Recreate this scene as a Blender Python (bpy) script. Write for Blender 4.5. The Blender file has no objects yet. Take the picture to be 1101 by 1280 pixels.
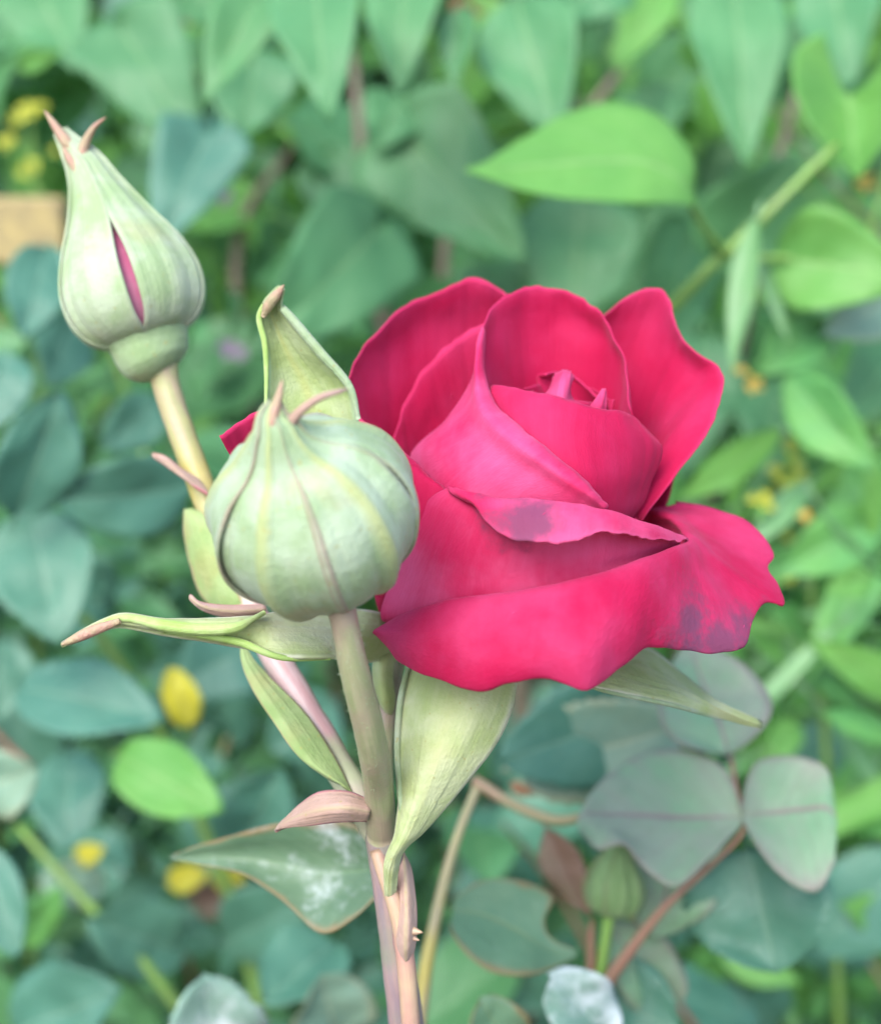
import bpy, math, random
import numpy as np
from mathutils import Vector, Matrix, noise

R = math.radians
sc = bpy.context.scene
col = sc.collection

# ------------------------------------------------------------------ camera
W0, H0, FPX = 1101.0, 1280.0, 1943.0
PITCH = R(-12)
CAM = Vector((0, 0, 0.80))
cd = bpy.data.cameras.new('camera')
cam = bpy.data.objects.new('camera', cd)
col.objects.link(cam)
cam.location = CAM
cam.rotation_euler = (math.pi/2 + PITCH, 0, 0)
cd.sensor_fit = 'HORIZONTAL'
cd.sensor_width = 36
cd.lens = 36*FPX/W0
cd.clip_start = 0.005
cd.clip_end = 600
cd.dof.use_dof = True
cd.dof.focus_distance = 0.272
cd.dof.aperture_fstop = 11.0
sc.camera = cam
FW = Vector((0, math.cos(PITCH), math.sin(PITCH)))
UP = Vector((0, -math.sin(PITCH), math.cos(PITCH)))
RT = Vector((1, 0, 0))

# ------------------------------------------------------------------ light
w = bpy.data.worlds.new('World')
sc.world = w
w.use_nodes = True
nt = w.node_tree
for n in list(nt.nodes):
    nt.nodes.remove(n)
wo = nt.nodes.new('ShaderNodeOutputWorld')
bg = nt.nodes.new('ShaderNodeBackground')
sky = nt.nodes.new('ShaderNodeTexSky')
sky.sky_type = 'NISHITA'
sky.sun_disc = False
SUN_EL, SUN_AZ = 44, 203          # azimuth: degrees clockwise from +Y
sky.sun_elevation = R(SUN_EL)
sky.sun_rotation = R(SUN_AZ)
sky.air_density = 1.0
sky.dust_density = 1.5
sky.ozone_density = 1.0
bg.inputs['Strength'].default_value = 0.15
nt.links.new(sky.outputs[0], bg.inputs[0])
nt.links.new(bg.outputs[0], wo.inputs[0])

sd = bpy.data.lights.new('sun', 'SUN')
sd.energy = 1.5
sd.angle = R(40)
sd.color = (1.0, 0.97, 0.92)
so = bpy.data.objects.new('sun', sd)
col.objects.link(so)
sdir = Vector((math.sin(R(SUN_AZ))*math.cos(R(SUN_EL)), math.cos(R(SUN_AZ))*math.cos(R(SUN_EL)), math.sin(R(SUN_EL))))
so.rotation_euler = sdir.to_track_quat('Z', 'Y').to_euler()
so.location = (-1, -1, 3)

sc.view_settings.view_transform = 'Standard'
sc.view_settings.look = 'None'
sc.view_settings.gamma = 1
sc.view_settings.use_curve_mapping = False
sc.view_settings.exposure = 1.85
sc.render.engine = 'CYCLES'
sc.cycles.use_denoising = True
sc.cycles.max_bounces = 6
sc.cycles.transparent_max_bounces = 4
sc.cycles.diffuse_bounces = 4
sc.cycles.adaptive_threshold = 0.02
sc.cycles.caustics_reflective = False
sc.cycles.caustics_refractive = False


# ------------------------------------------------------------------ helpers
def at(px, py, d):
    """a point of the place: its direction as seen in the photograph and its real distance in metres"""
    return CAM + RT*((px - W0/2)/FPX*d) + UP*(-(py - H0/2)/FPX*d) + FW*d


D0 = 0.300


def pz(p):
    """(px, py, millimetres behind the heart of the bloom)"""
    return at(p[0], p[1], D0 + p[2]*0.001)


def catmull(P, n):
    """P: (k, ...) array, returns (n, ...) samples of a Catmull-Rom spline"""
    P = np.asarray(P, float)
    k = len(P)
    Q = np.concatenate([[2*P[0]-P[1]], P, [2*P[-1]-P[-2]]])
    t = np.linspace(0, k-1, n)
    i = np.minimum(t.astype(int), k-2)
    f = (t - i).reshape((-1,) + (1,)*(P.ndim-1))
    a, b, c, d = Q[i], Q[i+1], Q[i+2], Q[i+3]
    return 0.5*(2*b + (c-a)*f + (2*a-5*b+4*c-d)*f**2 + (3*b-a-3*c+d)*f**3)


def link(o, parent=None):
    col.objects.link(o)
    if parent:
        o.parent = parent
    return o


def tag(o, label=None, cat=None, group=None, kind=None):
    if label: o['label'] = label
    if cat: o['category'] = cat
    if group: o['group'] = group
    if kind: o['kind'] = kind
    return o


def empty(name, loc):
    o = bpy.data.objects.new(name, None)
    o.empty_display_size = 0.02
    o.location = loc
    col.objects.link(o)
    return o


def mesh_from(name, verts, faces, mat, uvs=None, smooth=True):
    me = bpy.data.meshes.new(name)
    me.from_pydata([tuple(v) for v in verts], [], faces)
    if uvs is not None:
        ul = me.uv_layers.new(name='UVMap')
        li = np.empty(len(me.loops), dtype=np.int32)
        me.loops.foreach_get('vertex_index', li)
        ul.data.foreach_set('uv', np.asarray(uvs, np.float32)[li].ravel())
    if smooth:
        me.polygons.foreach_set('use_smooth', [True]*len(me.polygons))
    if mat:
        me.materials.append(mat)
    me.update()
    return me


def grid_faces(nr, nc, close=False):
    f = []
    for i in range(nr-1):
        for j in range(nc-1 + (1 if close else 0)):
            j2 = (j+1) % nc
            f.append((i*nc+j, i*nc+j2, (i+1)*nc+j2, (i+1)*nc+j))
    return f


def nrm_grid(G):
    du = np.gradient(G, axis=1)
    dv = np.gradient(G, axis=0)
    n = np.cross(du, dv)
    l = np.linalg.norm(n, axis=2, keepdims=True)
    l[l == 0] = 1
    return n/l


def thing_base(o):
    while o.parent:
        o = o.parent
    return Vector(o.location)


def put_grid(name, G, mat, parent, thick=0.0004, uv=None):
    """a thin leaf-like surface with real thickness from an (r, c, 3) world-space grid"""
    nr, nc, _ = G.shape
    b = np.array(thing_base(parent))
    V = (G - b).reshape(-1, 3)
    if uv is None:
        uu, vv = np.meshgrid(np.linspace(0, 1, nc), np.linspace(0, 1, nr))
        uv = np.stack([uu, vv], 2).reshape(-1, 2)
    me = mesh_from(name, V, grid_faces(nr, nc), mat, uv)
    o = bpy.data.objects.new(name, me)
    link(o, parent)
    if thick:
        m = o.modifiers.new('thickness', 'SOLIDIFY')
        m.thickness = thick
        m.offset = 0
    return o


def surf(name, rows, mat, parent, nu=40, nv=36, thick=0.00025, ripple=0.0005, freq=120, seed=0, conv=pz, jag=0.0008, pleat=0.00025):
    """rows: list of rows of (px, py, mm); rows[0] = base, rows[-1] = rim"""
    C = np.array([[tuple(conv(p)) for p in r] for r in rows])
    G = catmull(C, nv)
    G = catmull(G.transpose(1, 0, 2), nu).transpose(1, 0, 2)
    N = nrm_grid(G)
    for i in range(nv):
        a = ripple*(0.25 + 0.75*(i/(nv-1))**2)
        for j in range(nu):
            p = Vector(G[i, j])*freq + Vector((seed*7.3, 0, 0))
            u_ = j/(nu-1)
            pl = noise.noise(Vector((u_*9 + seed*3.7, i/(nv-1)*0.8, seed))) + 0.6*noise.noise(Vector((u_*22 + seed, i/(nv-1)*1.1, seed*2)))
            G[i, j] += N[i, j]*(a*(noise.noise(p) + 0.5*noise.noise(p*2.3)) + pleat*pl*(i/(nv-1))**0.7)
    dv = np.gradient(G, axis=0)
    dv /= np.maximum(np.linalg.norm(dv, axis=2, keepdims=True), 1e-9)
    for i in range(nv):
        k = (i/(nv-1))**10
        if k < 0.01: continue
        for j in range(nu):
            p = Vector(G[nv-1, j])*freq*1.6 + Vector((9, seed*3.1, 1))
            G[i, j] += dv[min(i, nv-4), j]*k*jag*(noise.noise(p) + 0.6*noise.noise(p*2.7))
    return put_grid(name, G, mat, parent, thick)


def tube_grid(pts, rad, nseg=14, n=30):
    P = catmull(np.array([tuple(p) for p in pts]), n)
    r = catmull(np.array(rad, float).reshape(-1, 1), n)[:, 0]
    T = np.gradient(P, axis=0)
    T /= np.linalg.norm(T, axis=1, keepdims=True)
    ref = np.array(FW)
    V = []
    for i in range(n):
        x = np.cross(T[i], ref)
        x /= np.linalg.norm(x)
        y = np.cross(T[i], x)
        for k in range(nseg):
            a = 2*math.pi*k/nseg
            V.append(P[i] + r[i]*(math.cos(a)*x + math.sin(a)*y))
    return V


def tube(name, pts, rad, mat, parent, nseg=14, n=30, bump=0.0):
    V = tube_grid(pts, rad, nseg, n)
    b = np.array(thing_base(parent))
    V = [v - b for v in V]
    if bump:
        P = catmull(np.array([tuple(p) for p in pts]), n) - b
        V = [v + (v - P[i//nseg])*bump*noise.noise(Vector(v)*260) for i, v in enumerate(V)]
    F = grid_faces(n, nseg, True)
    F.append(tuple(range(nseg)))
    F.append(tuple(range((n-1)*nseg, n*nseg))[::-1])
    uv = [((i % nseg)/nseg, (i//nseg)/(n-1)) for i in range(len(V))]
    me = mesh_from(name, V, F, mat, uv)
    return link(bpy.data.objects.new(name, me), parent)


def ptube(name, pts, mat, parent, **k):
    """pts: (px, py, d_m, radius_px)"""
    return tube(name, [at(p[0], p[1], p[2]) for p in pts], [p[3]*p[2]/FPX for p in pts], mat, parent, **k)


# ------------------------------------------------------------------ materials
class NT:
    def __init__(s, name):
        s.m = bpy.data.materials.new(name)
        s.m.use_nodes = True
        s.t = s.m.node_tree
        for n in list(s.t.nodes):
            s.t.nodes.remove(n)
        s.out = s.n('ShaderNodeOutputMaterial')

    def n(s, ty, **kw):
        n = s.t.nodes.new(ty)
        for k, v in kw.items():
            setattr(n, k, v)
        return n

    def l(s, a, b):
        s.t.links.new(a, b)

    def set(s, sock, v):
        if hasattr(v, 'is_output'):
            s.l(v, sock)
        else:
            sock.default_value = v

    def math(s, op, a, b=0.0, c=0.0, clamp=False):
        n = s.n('ShaderNodeMath', operation=op, use_clamp=clamp)
        s.set(n.inputs[0], a); s.set(n.inputs[1], b); s.set(n.inputs[2], c)
        return n.outputs[0]

    def noise(s, vec, scale, detail=3, rough=0.55):
        n = s.n('ShaderNodeTexNoise')
        if vec is not None:
            s.l(vec, n.inputs['Vector'])
        n.inputs['Scale'].default_value = scale
        n.inputs['Detail'].default_value = detail
        n.inputs['Roughness'].default_value = rough
        return n.outputs[0]

    def ramp(s, f, lo, hi, a=0.0, b=1.0):
        n = s.n('ShaderNodeMapRange', interpolation_type='SMOOTHSTEP')
        s.set(n.inputs[0], f)
        n.inputs[1].default_value = lo; n.inputs[2].default_value = hi
        n.inputs[3].default_value = a; n.inputs[4].default_value = b
        return n.outputs[0]

    def mix(s, f, a, b):
        n = s.n('ShaderNodeMix', data_type='RGBA')
        s.set(n.inputs[0], f)
        for i, v in ((6, a), (7, b)):
            if hasattr(v, 'is_output'):
                s.l(v, n.inputs[i])
            else:
                n.inputs[i].default_value = (*v, 1)
        return n.outputs[2]

    def bump(s, h, strength=0.3, dist=0.001):
        n = s.n('ShaderNodeBump')
        n.inputs['Strength'].default_value = strength
        n.inputs['Distance'].default_value = dist
        s.l(h, n.inputs['Height'])
        return n.outputs[0]

    def finish(s, colr, rough=0.5, spec=0.5, transl=0.0, tcol=None, normal=None, sheen=0.0, sheen_tint=(1, 1, 1), coat=0.0):
        p = s.n('ShaderNodeBsdfPrincipled')
        if hasattr(colr, 'is_output'):
            s.l(colr, p.inputs['Base Color'])
        else:
            p.inputs['Base Color'].default_value = (*colr, 1)
        s.set(p.inputs['Roughness'], rough)
        p.inputs['Specular IOR Level'].default_value = spec
        if sheen:
            p.inputs['Sheen Weight'].default_value = sheen
            p.inputs['Sheen Roughness'].default_value = 0.4
            p.inputs['Sheen Tint'].default_value = (*sheen_tint, 1)
        if normal is not None:
            s.l(normal, p.inputs['Normal'])
        if transl:
            t = s.n('ShaderNodeBsdfTranslucent')
            c = tcol if tcol is not None else colr
            if hasattr(c, 'is_output'):
                s.l(c, t.inputs[0])
            else:
                t.inputs[0].default_value = (*c, 1)
            mx = s.n('ShaderNodeMixShader')
            mx.inputs[0].default_value = transl
            s.l(p.outputs[0], mx.inputs[1]); s.l(t.outputs[0], mx.inputs[2])
            s.l(mx.outputs[0], s.out.inputs[0])
        else:
            s.l(p.outputs[0], s.out.inputs[0])
        return s.m


def uvsplit(s):
    u = s.n('ShaderNodeUVMap').outputs[0]
    x = s.n('ShaderNodeSeparateXYZ')
    s.l(u, x.inputs[0])
    return u, x.outputs[0], x.outputs[1]


def scaled(s, vec, sx, sy, sz=1):
    m = s.n('ShaderNodeMapping')
    s.l(vec, m.inputs[0])
    m.inputs['Scale'].default_value = (sx, sy, sz)
    return m.outputs[0]


def petal_mat(name, deep, pale, pale_amt=0.35, bruises=()):
    s = NT(name)
    uv, u, v = uvsplit(s)
    obj = s.n('ShaderNodeTexCoord').outputs['Object']
    streak = s.noise(scaled(s, uv, 42, 2.2), 1.0, 5, 0.65)
    soft = s.noise(obj, 55, 4)
    f = s.math('ADD', s.math('MULTIPLY', s.ramp(soft, 0.35, 0.7), pale_amt), s.math('MULTIPLY', s.ramp(streak, 0.4, 0.75), pale_amt*0.16))
    c = s.mix(f, deep, pale)
    # paler rim of each petal
    c = s.mix(s.ramp(v, 0.93, 1.0, 0, 0.28), c, pale)
    for (p, ax, rad) in bruises:     # bruised patches with a torn outline, in the bloom's own coordinates
        vm = s.n('ShaderNodeVectorMath', operation='SUBTRACT')
        s.l(obj, vm.inputs[0]); vm.inputs[1].default_value = p
        sc_ = s.n('ShaderNodeVectorMath', operation='MULTIPLY')
        s.l(vm.outputs[0], sc_.inputs[0]); sc_.inputs[1].default_value = ax
        ln = s.n('ShaderNodeVectorMath', operation='LENGTH')
        s.l(sc_.outputs[0], ln.inputs[0])
        nz = s.noise(obj, 110, 5, 0.7)
        dd = s.math('ADD', ln.outputs['Value'], s.math('MULTIPLY', s.math('SUBTRACT', nz, 0.5), rad*3.2))
        k = s.ramp(dd, rad*0.25, rad*1.3, 0.82, 0.0)
        c = s.mix(k, c, (0.16, 0.06, 0.12))
    h = s.math('ADD', s.math('MULTIPLY', streak, 0.6), s.noise(scaled(s, uv, 150, 40), 1.0, 2))
    h = s.math('ADD', h, s.math('MULTIPLY', s.noise(scaled(s, uv, 26, 1.2), 1.0, 3), 1.2))
    return s.finish(c, rough=0.7, spec=0.12, transl=0.36, normal=s.bump(h, 0.32, 0.0005), sheen=0.22, sheen_tint=(1.0, 0.30, 0.50))


def leaf_mat(name, colr, col2, vein, rough=0.42, transl=0.25, mild=0.0, edge=None, tint=0.25, sideveins=7.0, spec=0.35, edges=0.8):
    s = NT(name)
    uv, u, v = uvsplit(s)
    obj = s.n('ShaderNodeTexCoord').outputs['Object']
    rnd = s.n('ShaderNodeObjectInfo').outputs['Random']
    av = s.math('ABSOLUTE', s.math('SUBTRACT', v, 0.5))          # 0 at midrib .. 0.5 at margin
    big = s.noise(obj, 45, 3)
    c = s.mix(s.ramp(big, 0.35, 0.68), colr, col2)
    mot = s.noise(obj, 190, 4, 0.65)
    c = s.mix(s.ramp(mot, 0.50, 0.78, 0, 0.35), c, (colr[0]*0.6+0.01, colr[1]*0.62, colr[2]*0.6))
    c = s.mix(s.ramp(mot, 0.46, 0.25, 0, 0.30), c, (col2[0]*1.3+0.02, col2[1]*1.2+0.02, col2[2]*1.3+0.03))
    c = s.mix(s.math('MULTIPLY', rnd, tint), c, (colr[0]*1.5+0.02, colr[1]*1.25+0.01, colr[2]*0.9))
    fr = s.math('FRACT', s.math('SUBTRACT', s.math('MULTIPLY', u, sideveins), s.math('MULTIPLY', av, sideveins*0.62)))
    tri = s.math('ABSOLUTE', s.math('SUBTRACT', fr, 0.5))
    side = s.ramp(tri, 0.44, 0.5)
    mid = s.ramp(av, 0.008, 0.03, 1, 0)
    vein_f = s.math('MAXIMUM', s.math('MULTIPLY', side, 0.35), s.math('MULTIPLY', mid, 0.85))
    c = s.mix(vein_f, c, vein)
    if edge:
        en = s.math('ADD', av, s.math('MULTIPLY', s.math('SUBTRACT', s.noise(obj, 120, 3), 0.5), 0.22))
        c = s.mix(s.ramp(en, 0.40, 0.50, 0, edges), c, edge)
    if mild:
        mn = s.noise(obj, 60, 5, 0.7)
        c = s.mix(s.ramp(mn, 0.62-0.25*mild, 0.80-0.2*mild, 0, 0.85), c, (0.50, 0.55, 0.56))
    h = s.math('SUBTRACT', s.noise(obj, 400, 2), s.math('MULTIPLY', vein_f, 1.6))
    return s.finish(c, rough=rough, spec=spec, transl=transl, tcol=s.mix(0.35, c, (0.22, 0.36, 0.03)), normal=s.bump(h, 0.35, 0.0006))


def sepal_mat(name, base, pale, mid, margin, mids=0.8, margs=0.8, blush=0.25, streaks=0.35):
    s = NT(name)
    uv, u, v = uvsplit(s)
    obj = s.n('ShaderNodeTexCoord').outputs['Object']
    au = s.math('ABSOLUTE', s.math('SUBTRACT', u, 0.5))
    wob = s.math('MULTIPLY', s.math('SUBTRACT', s.noise(obj, 300, 3), 0.5), 0.06)
    aw = s.math('ADD', au, wob)
    n1 = s.noise(obj, 110, 4)
    c = s.mix(s.ramp(n1, 0.35, 0.7), base, pale)
    rnd = s.n('ShaderNodeObjectInfo').outputs['Random']
    off = s.n('ShaderNodeVectorMath', operation='ADD')
    s.l(scaled(s, uv, 14, 1.3), off.inputs[0])
    cmb = s.n('ShaderNodeCombineXYZ')
    s.l(s.math('MULTIPLY', rnd, 37.0), cmb.inputs[0]); s.l(s.math('MULTIPLY', rnd, 91.0), cmb.inputs[1])
    s.l(cmb.outputs[0], off.inputs[1])
    st = s.noise(off.outputs[0], 1.0, 4)
    c = s.mix(s.ramp(st, 0.40, 0.75, 0, streaks), c, pale)
    bl = s.noise(obj, 70, 3)
    c = s.mix(s.ramp(bl, 0.55, 0.75, 0, blush), c, (0.38, 0.20, 0.08))
    c = s.mix(s.math('MULTIPLY', s.ramp(aw, 0.0, 0.10, mids, 0), s.ramp(n1, 0.3, 0.55, 0.3, 1.0)), c, mid)
    c = s.mix(s.math('MULTIPLY', s.ramp(aw, 0.42, 0.5, 0, margs), s.ramp(bl, 0.35, 0.55, 0.25, 1.0)), c, margin)
    sp = s.noise(obj, 900, 1)
    c = s.mix(s.ramp(sp, 0.70, 0.76, 0, 0.5), c, (0.30, 0.26, 0.08))
    h = s.math('ADD', st, s.math('MULTIPLY', s.noise(obj, 700, 2), 0.6))
    return s.finish(c, rough=0.65, spec=0.2, transl=0.14, normal=s.bump(s.math('ADD', h, s.math('MULTIPLY', s.noise(obj, 1500, 2), 0.5)), 0.5, 0.0006), sheen=0.12)


def stem_mat(name, a, b, c3, rough=0.45):
    s = NT(name)
    uv, u, v = uvsplit(s)
    obj = s.n('ShaderNodeTexCoord').outputs['Object']
    n1 = s.noise(scaled(s, uv, 5, 2), 1.6, 3)
    n2 = s.noise(obj, 60, 3)
    c = s.mix(s.ramp(n1, 0.36, 0.64), a, b)
    c = s.mix(s.ramp(n2, 0.45, 0.70), c, c3)
    h = s.noise(scaled(s, uv, 40, 5), 1.0, 2)
    h2 = s.noise(obj, 900, 2)
    return s.finish(c, rough=rough, spec=0.45, transl=0.0, normal=s.bump(s.math('ADD', h, h2), 0.25, 0.0004))


def plain_mat(name, a, b, scale=40, rough=0.7, transl=0.0, spec=0.4):
    s = NT(name)
    obj = s.n('ShaderNodeTexCoord').outputs['Object']
    c = s.mix(s.ramp(s.noise(obj, scale, 5, 0.6), 0.3, 0.7), a, b)
    return s.finish(c, rough=rough, spec=spec, transl=transl, normal=s.bump(s.noise(obj, scale*6, 3), 0.4, 0.002))


BL = at(515, 790, 0.306)          # foot of the bloom
ROOT = Vector((at(540, 1400, 0.30).x + 0.03, at(540, 1400, 0.30).y + 0.01, 0.0))
loc = lambda p: tuple(pz(p) - ROOT)
M = {}
DEEP, PALE = (0.46, 0.009, 0.066), (0.60, 0.060, 0.19)
M['petal'] = petal_mat('petal', DEEP, PALE, 0.30)
M['petal_pale'] = petal_mat('petal pale', (0.56, 0.022, 0.105), (0.70, 0.13, 0.31), 0.6)
M['petal_lip'] = petal_mat('petal lip', (0.55, 0.020, 0.10), (0.68, 0.13, 0.30), 0.6,
                           bruises=((loc((660, 650, -38)), (0.9, 0.3, 1.0), 0.0058),))
M['petal_outer'] = petal_mat('petal outer', (0.43, 0.009, 0.064), (0.57, 0.065, 0.19), 0.5,
                             bruises=((loc((900, 797, -27)), (0.62, 0.2, 1.4), 0.0066), (loc((856, 780, -32)), (1.0, 0.2, 0.8), 0.0048)))
M['petal_core'] = petal_mat('petal core', (0.52, 0.12, 0.24), (0.62, 0.30, 0.42), 1.0)
M['sepal'] = sepal_mat('sepal', (0.23, 0.32, 0.17), (0.33, 0.41, 0.29), (0.32, 0.34, 0.11), (0.29, 0.18, 0.16), 0.6, 0.6, 0.3)
M['sepal_white'] = sepal_mat('sepal white', (0.23, 0.32, 0.16), (0.34, 0.40, 0.28), (0.28, 0.36, 0.20), (0.36, 0.38, 0.30), 0.1, 0.35, 0.15, 0.12)
M['sepal_in'] = sepal_mat('sepal inside', (0.29, 0.36, 0.14), (0.41, 0.45, 0.26), (0.38, 0.40, 0.19), (0.52, 0.52, 0.40), 0.3, 0.8, 0.1)
M['sepal_up'] = sepal_mat('sepal up', (0.27, 0.34, 0.13), (0.36, 0.42, 0.24), (0.37, 0.37, 0.12), (0.26, 0.37, 0.22), 0.45, 0.8, 0.1)
M['sepal_green'] = sepal_mat('sepal green', (0.26, 0.40, 0.09), (0.42, 0.52, 0.24), (0.34, 0.42, 0.14), (0.24, 0.38, 0.10), 0.5, 0.9, 0.0)
M['hip'] = sepal_mat('hip', (0.22, 0.32, 0.15), (0.29, 0.38, 0.22), (0.22, 0.31, 0.14), (0.22, 0.31, 0.14), 0.0, 0.0, 0.3)
M['stem'] = stem_mat('stem', (0.20, 0.23, 0.11), (0.27, 0.27, 0.16), (0.26, 0.20, 0.15))
M['stem_pink'] = stem_mat('stem pink', (0.40, 0.24, 0.24), (0.46, 0.36, 0.35), (0.30, 0.32, 0.20))
M['stem_gold'] = stem_mat('stem gold', (0.27, 0.27, 0.12), (0.31, 0.24, 0.15), (0.34, 0.29, 0.08))
M['stem_main'] = stem_mat('stem main', (0.19, 0.14, 0.16), (0.27, 0.18, 0.17), (0.17, 0.17, 0.13))
M['stem_beige'] = stem_mat('stem beige', (0.33, 0.22, 0.15), (0.37, 0.27, 0.17), (0.33, 0.18, 0.15))
M['stem_green'] = stem_mat('stem green', (0.12, 0.24, 0.04), (0.17, 0.28, 0.07), (0.14, 0.22, 0.06))
M['stem_brown'] = stem_mat('stem brown', (0.24, 0.18, 0.09), (0.20, 0.20, 0.10), (0.26, 0.15, 0.10))
M['stem_red'] = stem_mat('stem red', (0.20, 0.09, 0.065), (0.21, 0.14, 0.08), (0.18, 0.08, 0.065))
M['tip_pink'] = plain_mat('pink tip', (0.40, 0.21, 0.17), (0.33, 0.28, 0.16), 300, 0.5, 0.15)
M['bract'] = sepal_mat('bract', (0.33, 0.22, 0.17), (0.40, 0.27, 0.23), (0.30, 0.28, 0.14), (0.42, 0.13, 0.16), 0.5, 1.0, 0.1)
M['bud_dull'] = sepal_mat('dull bud', (0.11, 0.19, 0.07), (0.16, 0.25, 0.11), (0.15, 0.21, 0.09), (0.16, 0.13, 0.08), 0.3, 0.5, 0.2)
M['bract_green'] = sepal_mat('bract green', (0.20, 0.29, 0.10), (0.28, 0.36, 0.16), (0.24, 0.31, 0.12), (0.34, 0.24, 0.13), 0.3, 0.9, 0.2)

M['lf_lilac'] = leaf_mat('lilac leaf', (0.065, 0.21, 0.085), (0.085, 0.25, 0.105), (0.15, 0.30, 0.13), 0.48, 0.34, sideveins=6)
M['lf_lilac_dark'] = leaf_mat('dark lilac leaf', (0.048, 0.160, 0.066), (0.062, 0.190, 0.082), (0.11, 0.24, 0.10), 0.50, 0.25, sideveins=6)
M['lf_bright'] = leaf_mat('bright leaf', (0.11, 0.31, 0.07), (0.14, 0.35, 0.08), (0.22, 0.40, 0.13), 0.48, 0.42, sideveins=6)
M['lf_rose'] = leaf_mat('rose leaf', (0.045, 0.145, 0.104), (0.065, 0.18, 0.128), (0.11, 0.22, 0.15), 0.44, 0.22, sideveins=9)
M['lf_rose_mild'] = leaf_mat('mildewed rose leaf', (0.055, 0.12, 0.075), (0.09, 0.16, 0.10), (0.12, 0.2, 0.11), 0.45, 0.15, mild=0.45, edge=(0.20, 0.13, 0.06), sideveins=9)
M['lf_mildew'] = leaf_mat('white mildew leaf', (0.11, 0.21, 0.16), (0.17, 0.27, 0.22), (0.22, 0.32, 0.27), 0.6, 0.12, mild=0.75, sideveins=9)
M['lf_bronze'] = leaf_mat('bronze leaf', (0.14, 0.27, 0.15), (0.20, 0.24, 0.18), (0.20, 0.14, 0.14), 0.48, 0.2, edge=(0.20, 0.13, 0.14), edges=0.45, sideveins=8, tint=0.1)
M['lf_edge'] = leaf_mat('bronze edged leaf', (0.090, 0.19, 0.11), (0.135, 0.23, 0.135), (0.14, 0.22, 0.11), 0.42, 0.2, edge=(0.22, 0.15, 0.07), sideveins=9, tint=0.1)
M['lf_red'] = leaf_mat('red brown leaf', (0.125, 0.075, 0.055), (0.11, 0.10, 0.06), (0.17, 0.10, 0.08), 0.5, 0.2, sideveins=8)
M['lf_yellow'] = leaf_mat('yellow leaf', (0.50, 0.45, 0.03), (0.44, 0.42, 0.05), (0.50, 0.46, 0.15), 0.5, 0.3, tint=0.0)
M['lf_pale'] = leaf_mat('pale leaf', (0.13, 0.24, 0.185), (0.17, 0.27, 0.20), (0.24, 0.30, 0.2), 0.42, 0.2, edge=(0.25, 0.28, 0.18), sideveins=8)
M['lf_weed'] = leaf_mat('weed leaf', (0.085, 0.28, 0.085), (0.12, 0.33, 0.08), (0.17, 0.36, 0.13), 0.48, 0.35, sideveins=5)
M['blade'] = leaf_mat('grass blade', (0.10, 0.26, 0.10), (0.14, 0.29, 0.14), (0.2, 0.34, 0.18), 0.40, 0.3, sideveins=1)
M['yellow'] = plain_mat('yellow flower', (0.48, 0.46, 0.04), (0.36, 0.42, 0.06), 200, 0.6, 0.25)
M['orange'] = plain_mat('orange bud', (0.60, 0.36, 0.06), (0.55, 0.42, 0.10), 200, 0.6, 0.2)
M['purple'] = plain_mat('purple flower', (0.30, 0.20, 0.34), (0.24, 0.15, 0.26), 200, 0.6, 0.2)
M['dry'] = plain_mat('dry leaf', (0.36, 0.20, 0.11), (0.26, 0.13, 0.08), 120, 0.7, 0.2)
M['board'] = plain_mat('board', (0.32, 0.25, 0.10), (0.20, 0.16, 0.08), 160, 0.7)
M['bark'] = plain_mat('bark', (0.10, 0.085, 0.06), (0.15, 0.12, 0.09), 90, 0.8)
M['soil'] = plain_mat('soil', (0.085, 0.075, 0.055), (0.12, 0.105, 0.08), 6, 0.9)

# ------------------------------------------------------------------ ground
gn = 60
gv, gf = [], []
for i in range(gn):
    for j in range(gn):
        x = math.copysign((abs(i/(gn-1)*2-1))**4, i/(gn-1)*2-1)*260
        y = math.copysign((abs(j/(gn-1)*2-1))**4, j/(gn-1)*2-1)*260 + 0.5
        gv.append((x, y, 0.02*noise.noise(Vector((x*3, y*3, 0))) - 0.012))
ground = bpy.data.objects.new('ground', mesh_from('ground', gv, grid_faces(gn, gn)[::1], M['soil']))
tag(link(ground), 'bare brown garden soil under the bushes', 'ground', kind='structure')
bpy.context.view_layer.update()

# ------------------------------------------------------------------ the red rose
rose = empty('rose_bush', ROOT)
tag(rose, 'tall rose cane carrying one open crimson bloom and two pale green buds', 'rose bush')

# --- main cane and side stems
cane = ptube('cane', [(474, 1022, 0.287, 15), (479, 1048, 0.288, 23), (484, 1090, 0.289, 21), (491, 1150, 0.291, 20), (500, 1220, 0.293, 21), (510, 1300, 0.297, 22), (530, 1460, 0.305, 23)], M['stem_main'], rose, n=40, bump=0.06)
e0 = at(530, 1450, 0.3045)
tube('cane', [e0, e0.lerp(ROOT, 0.35) + Vector((0.004, 0, 0)), e0.lerp(ROOT, 0.7) + Vector((0.003, 0.003, 0)), ROOT + Vector((0, 0, -0.02))], [0.0037, 0.0042, 0.0048, 0.0058], M['stem_main'], rose, n=30, bump=0.05)
ptube('bud_stem', [(424, 752, 0.250, 19), (431, 780, 0.251, 17.5), (441, 830, 0.254, 18.5), (456, 890, 0.260, 19.5), (467, 940, 0.267, 19.5), (473, 985, 0.277, 19), (477, 1045, 0.287, 19)], M['stem'], rose, n=44, nseg=18, bump=0.04)
ptube('bud_stem', [(203, 455, 0.318, 19), (210, 490, 0.318, 17.5), (232, 555, 0.317, 17), (258, 625, 0.315, 17), (292, 710, 0.311, 17)], M['stem_gold'], rose, n=40, bump=0.05)
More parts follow.
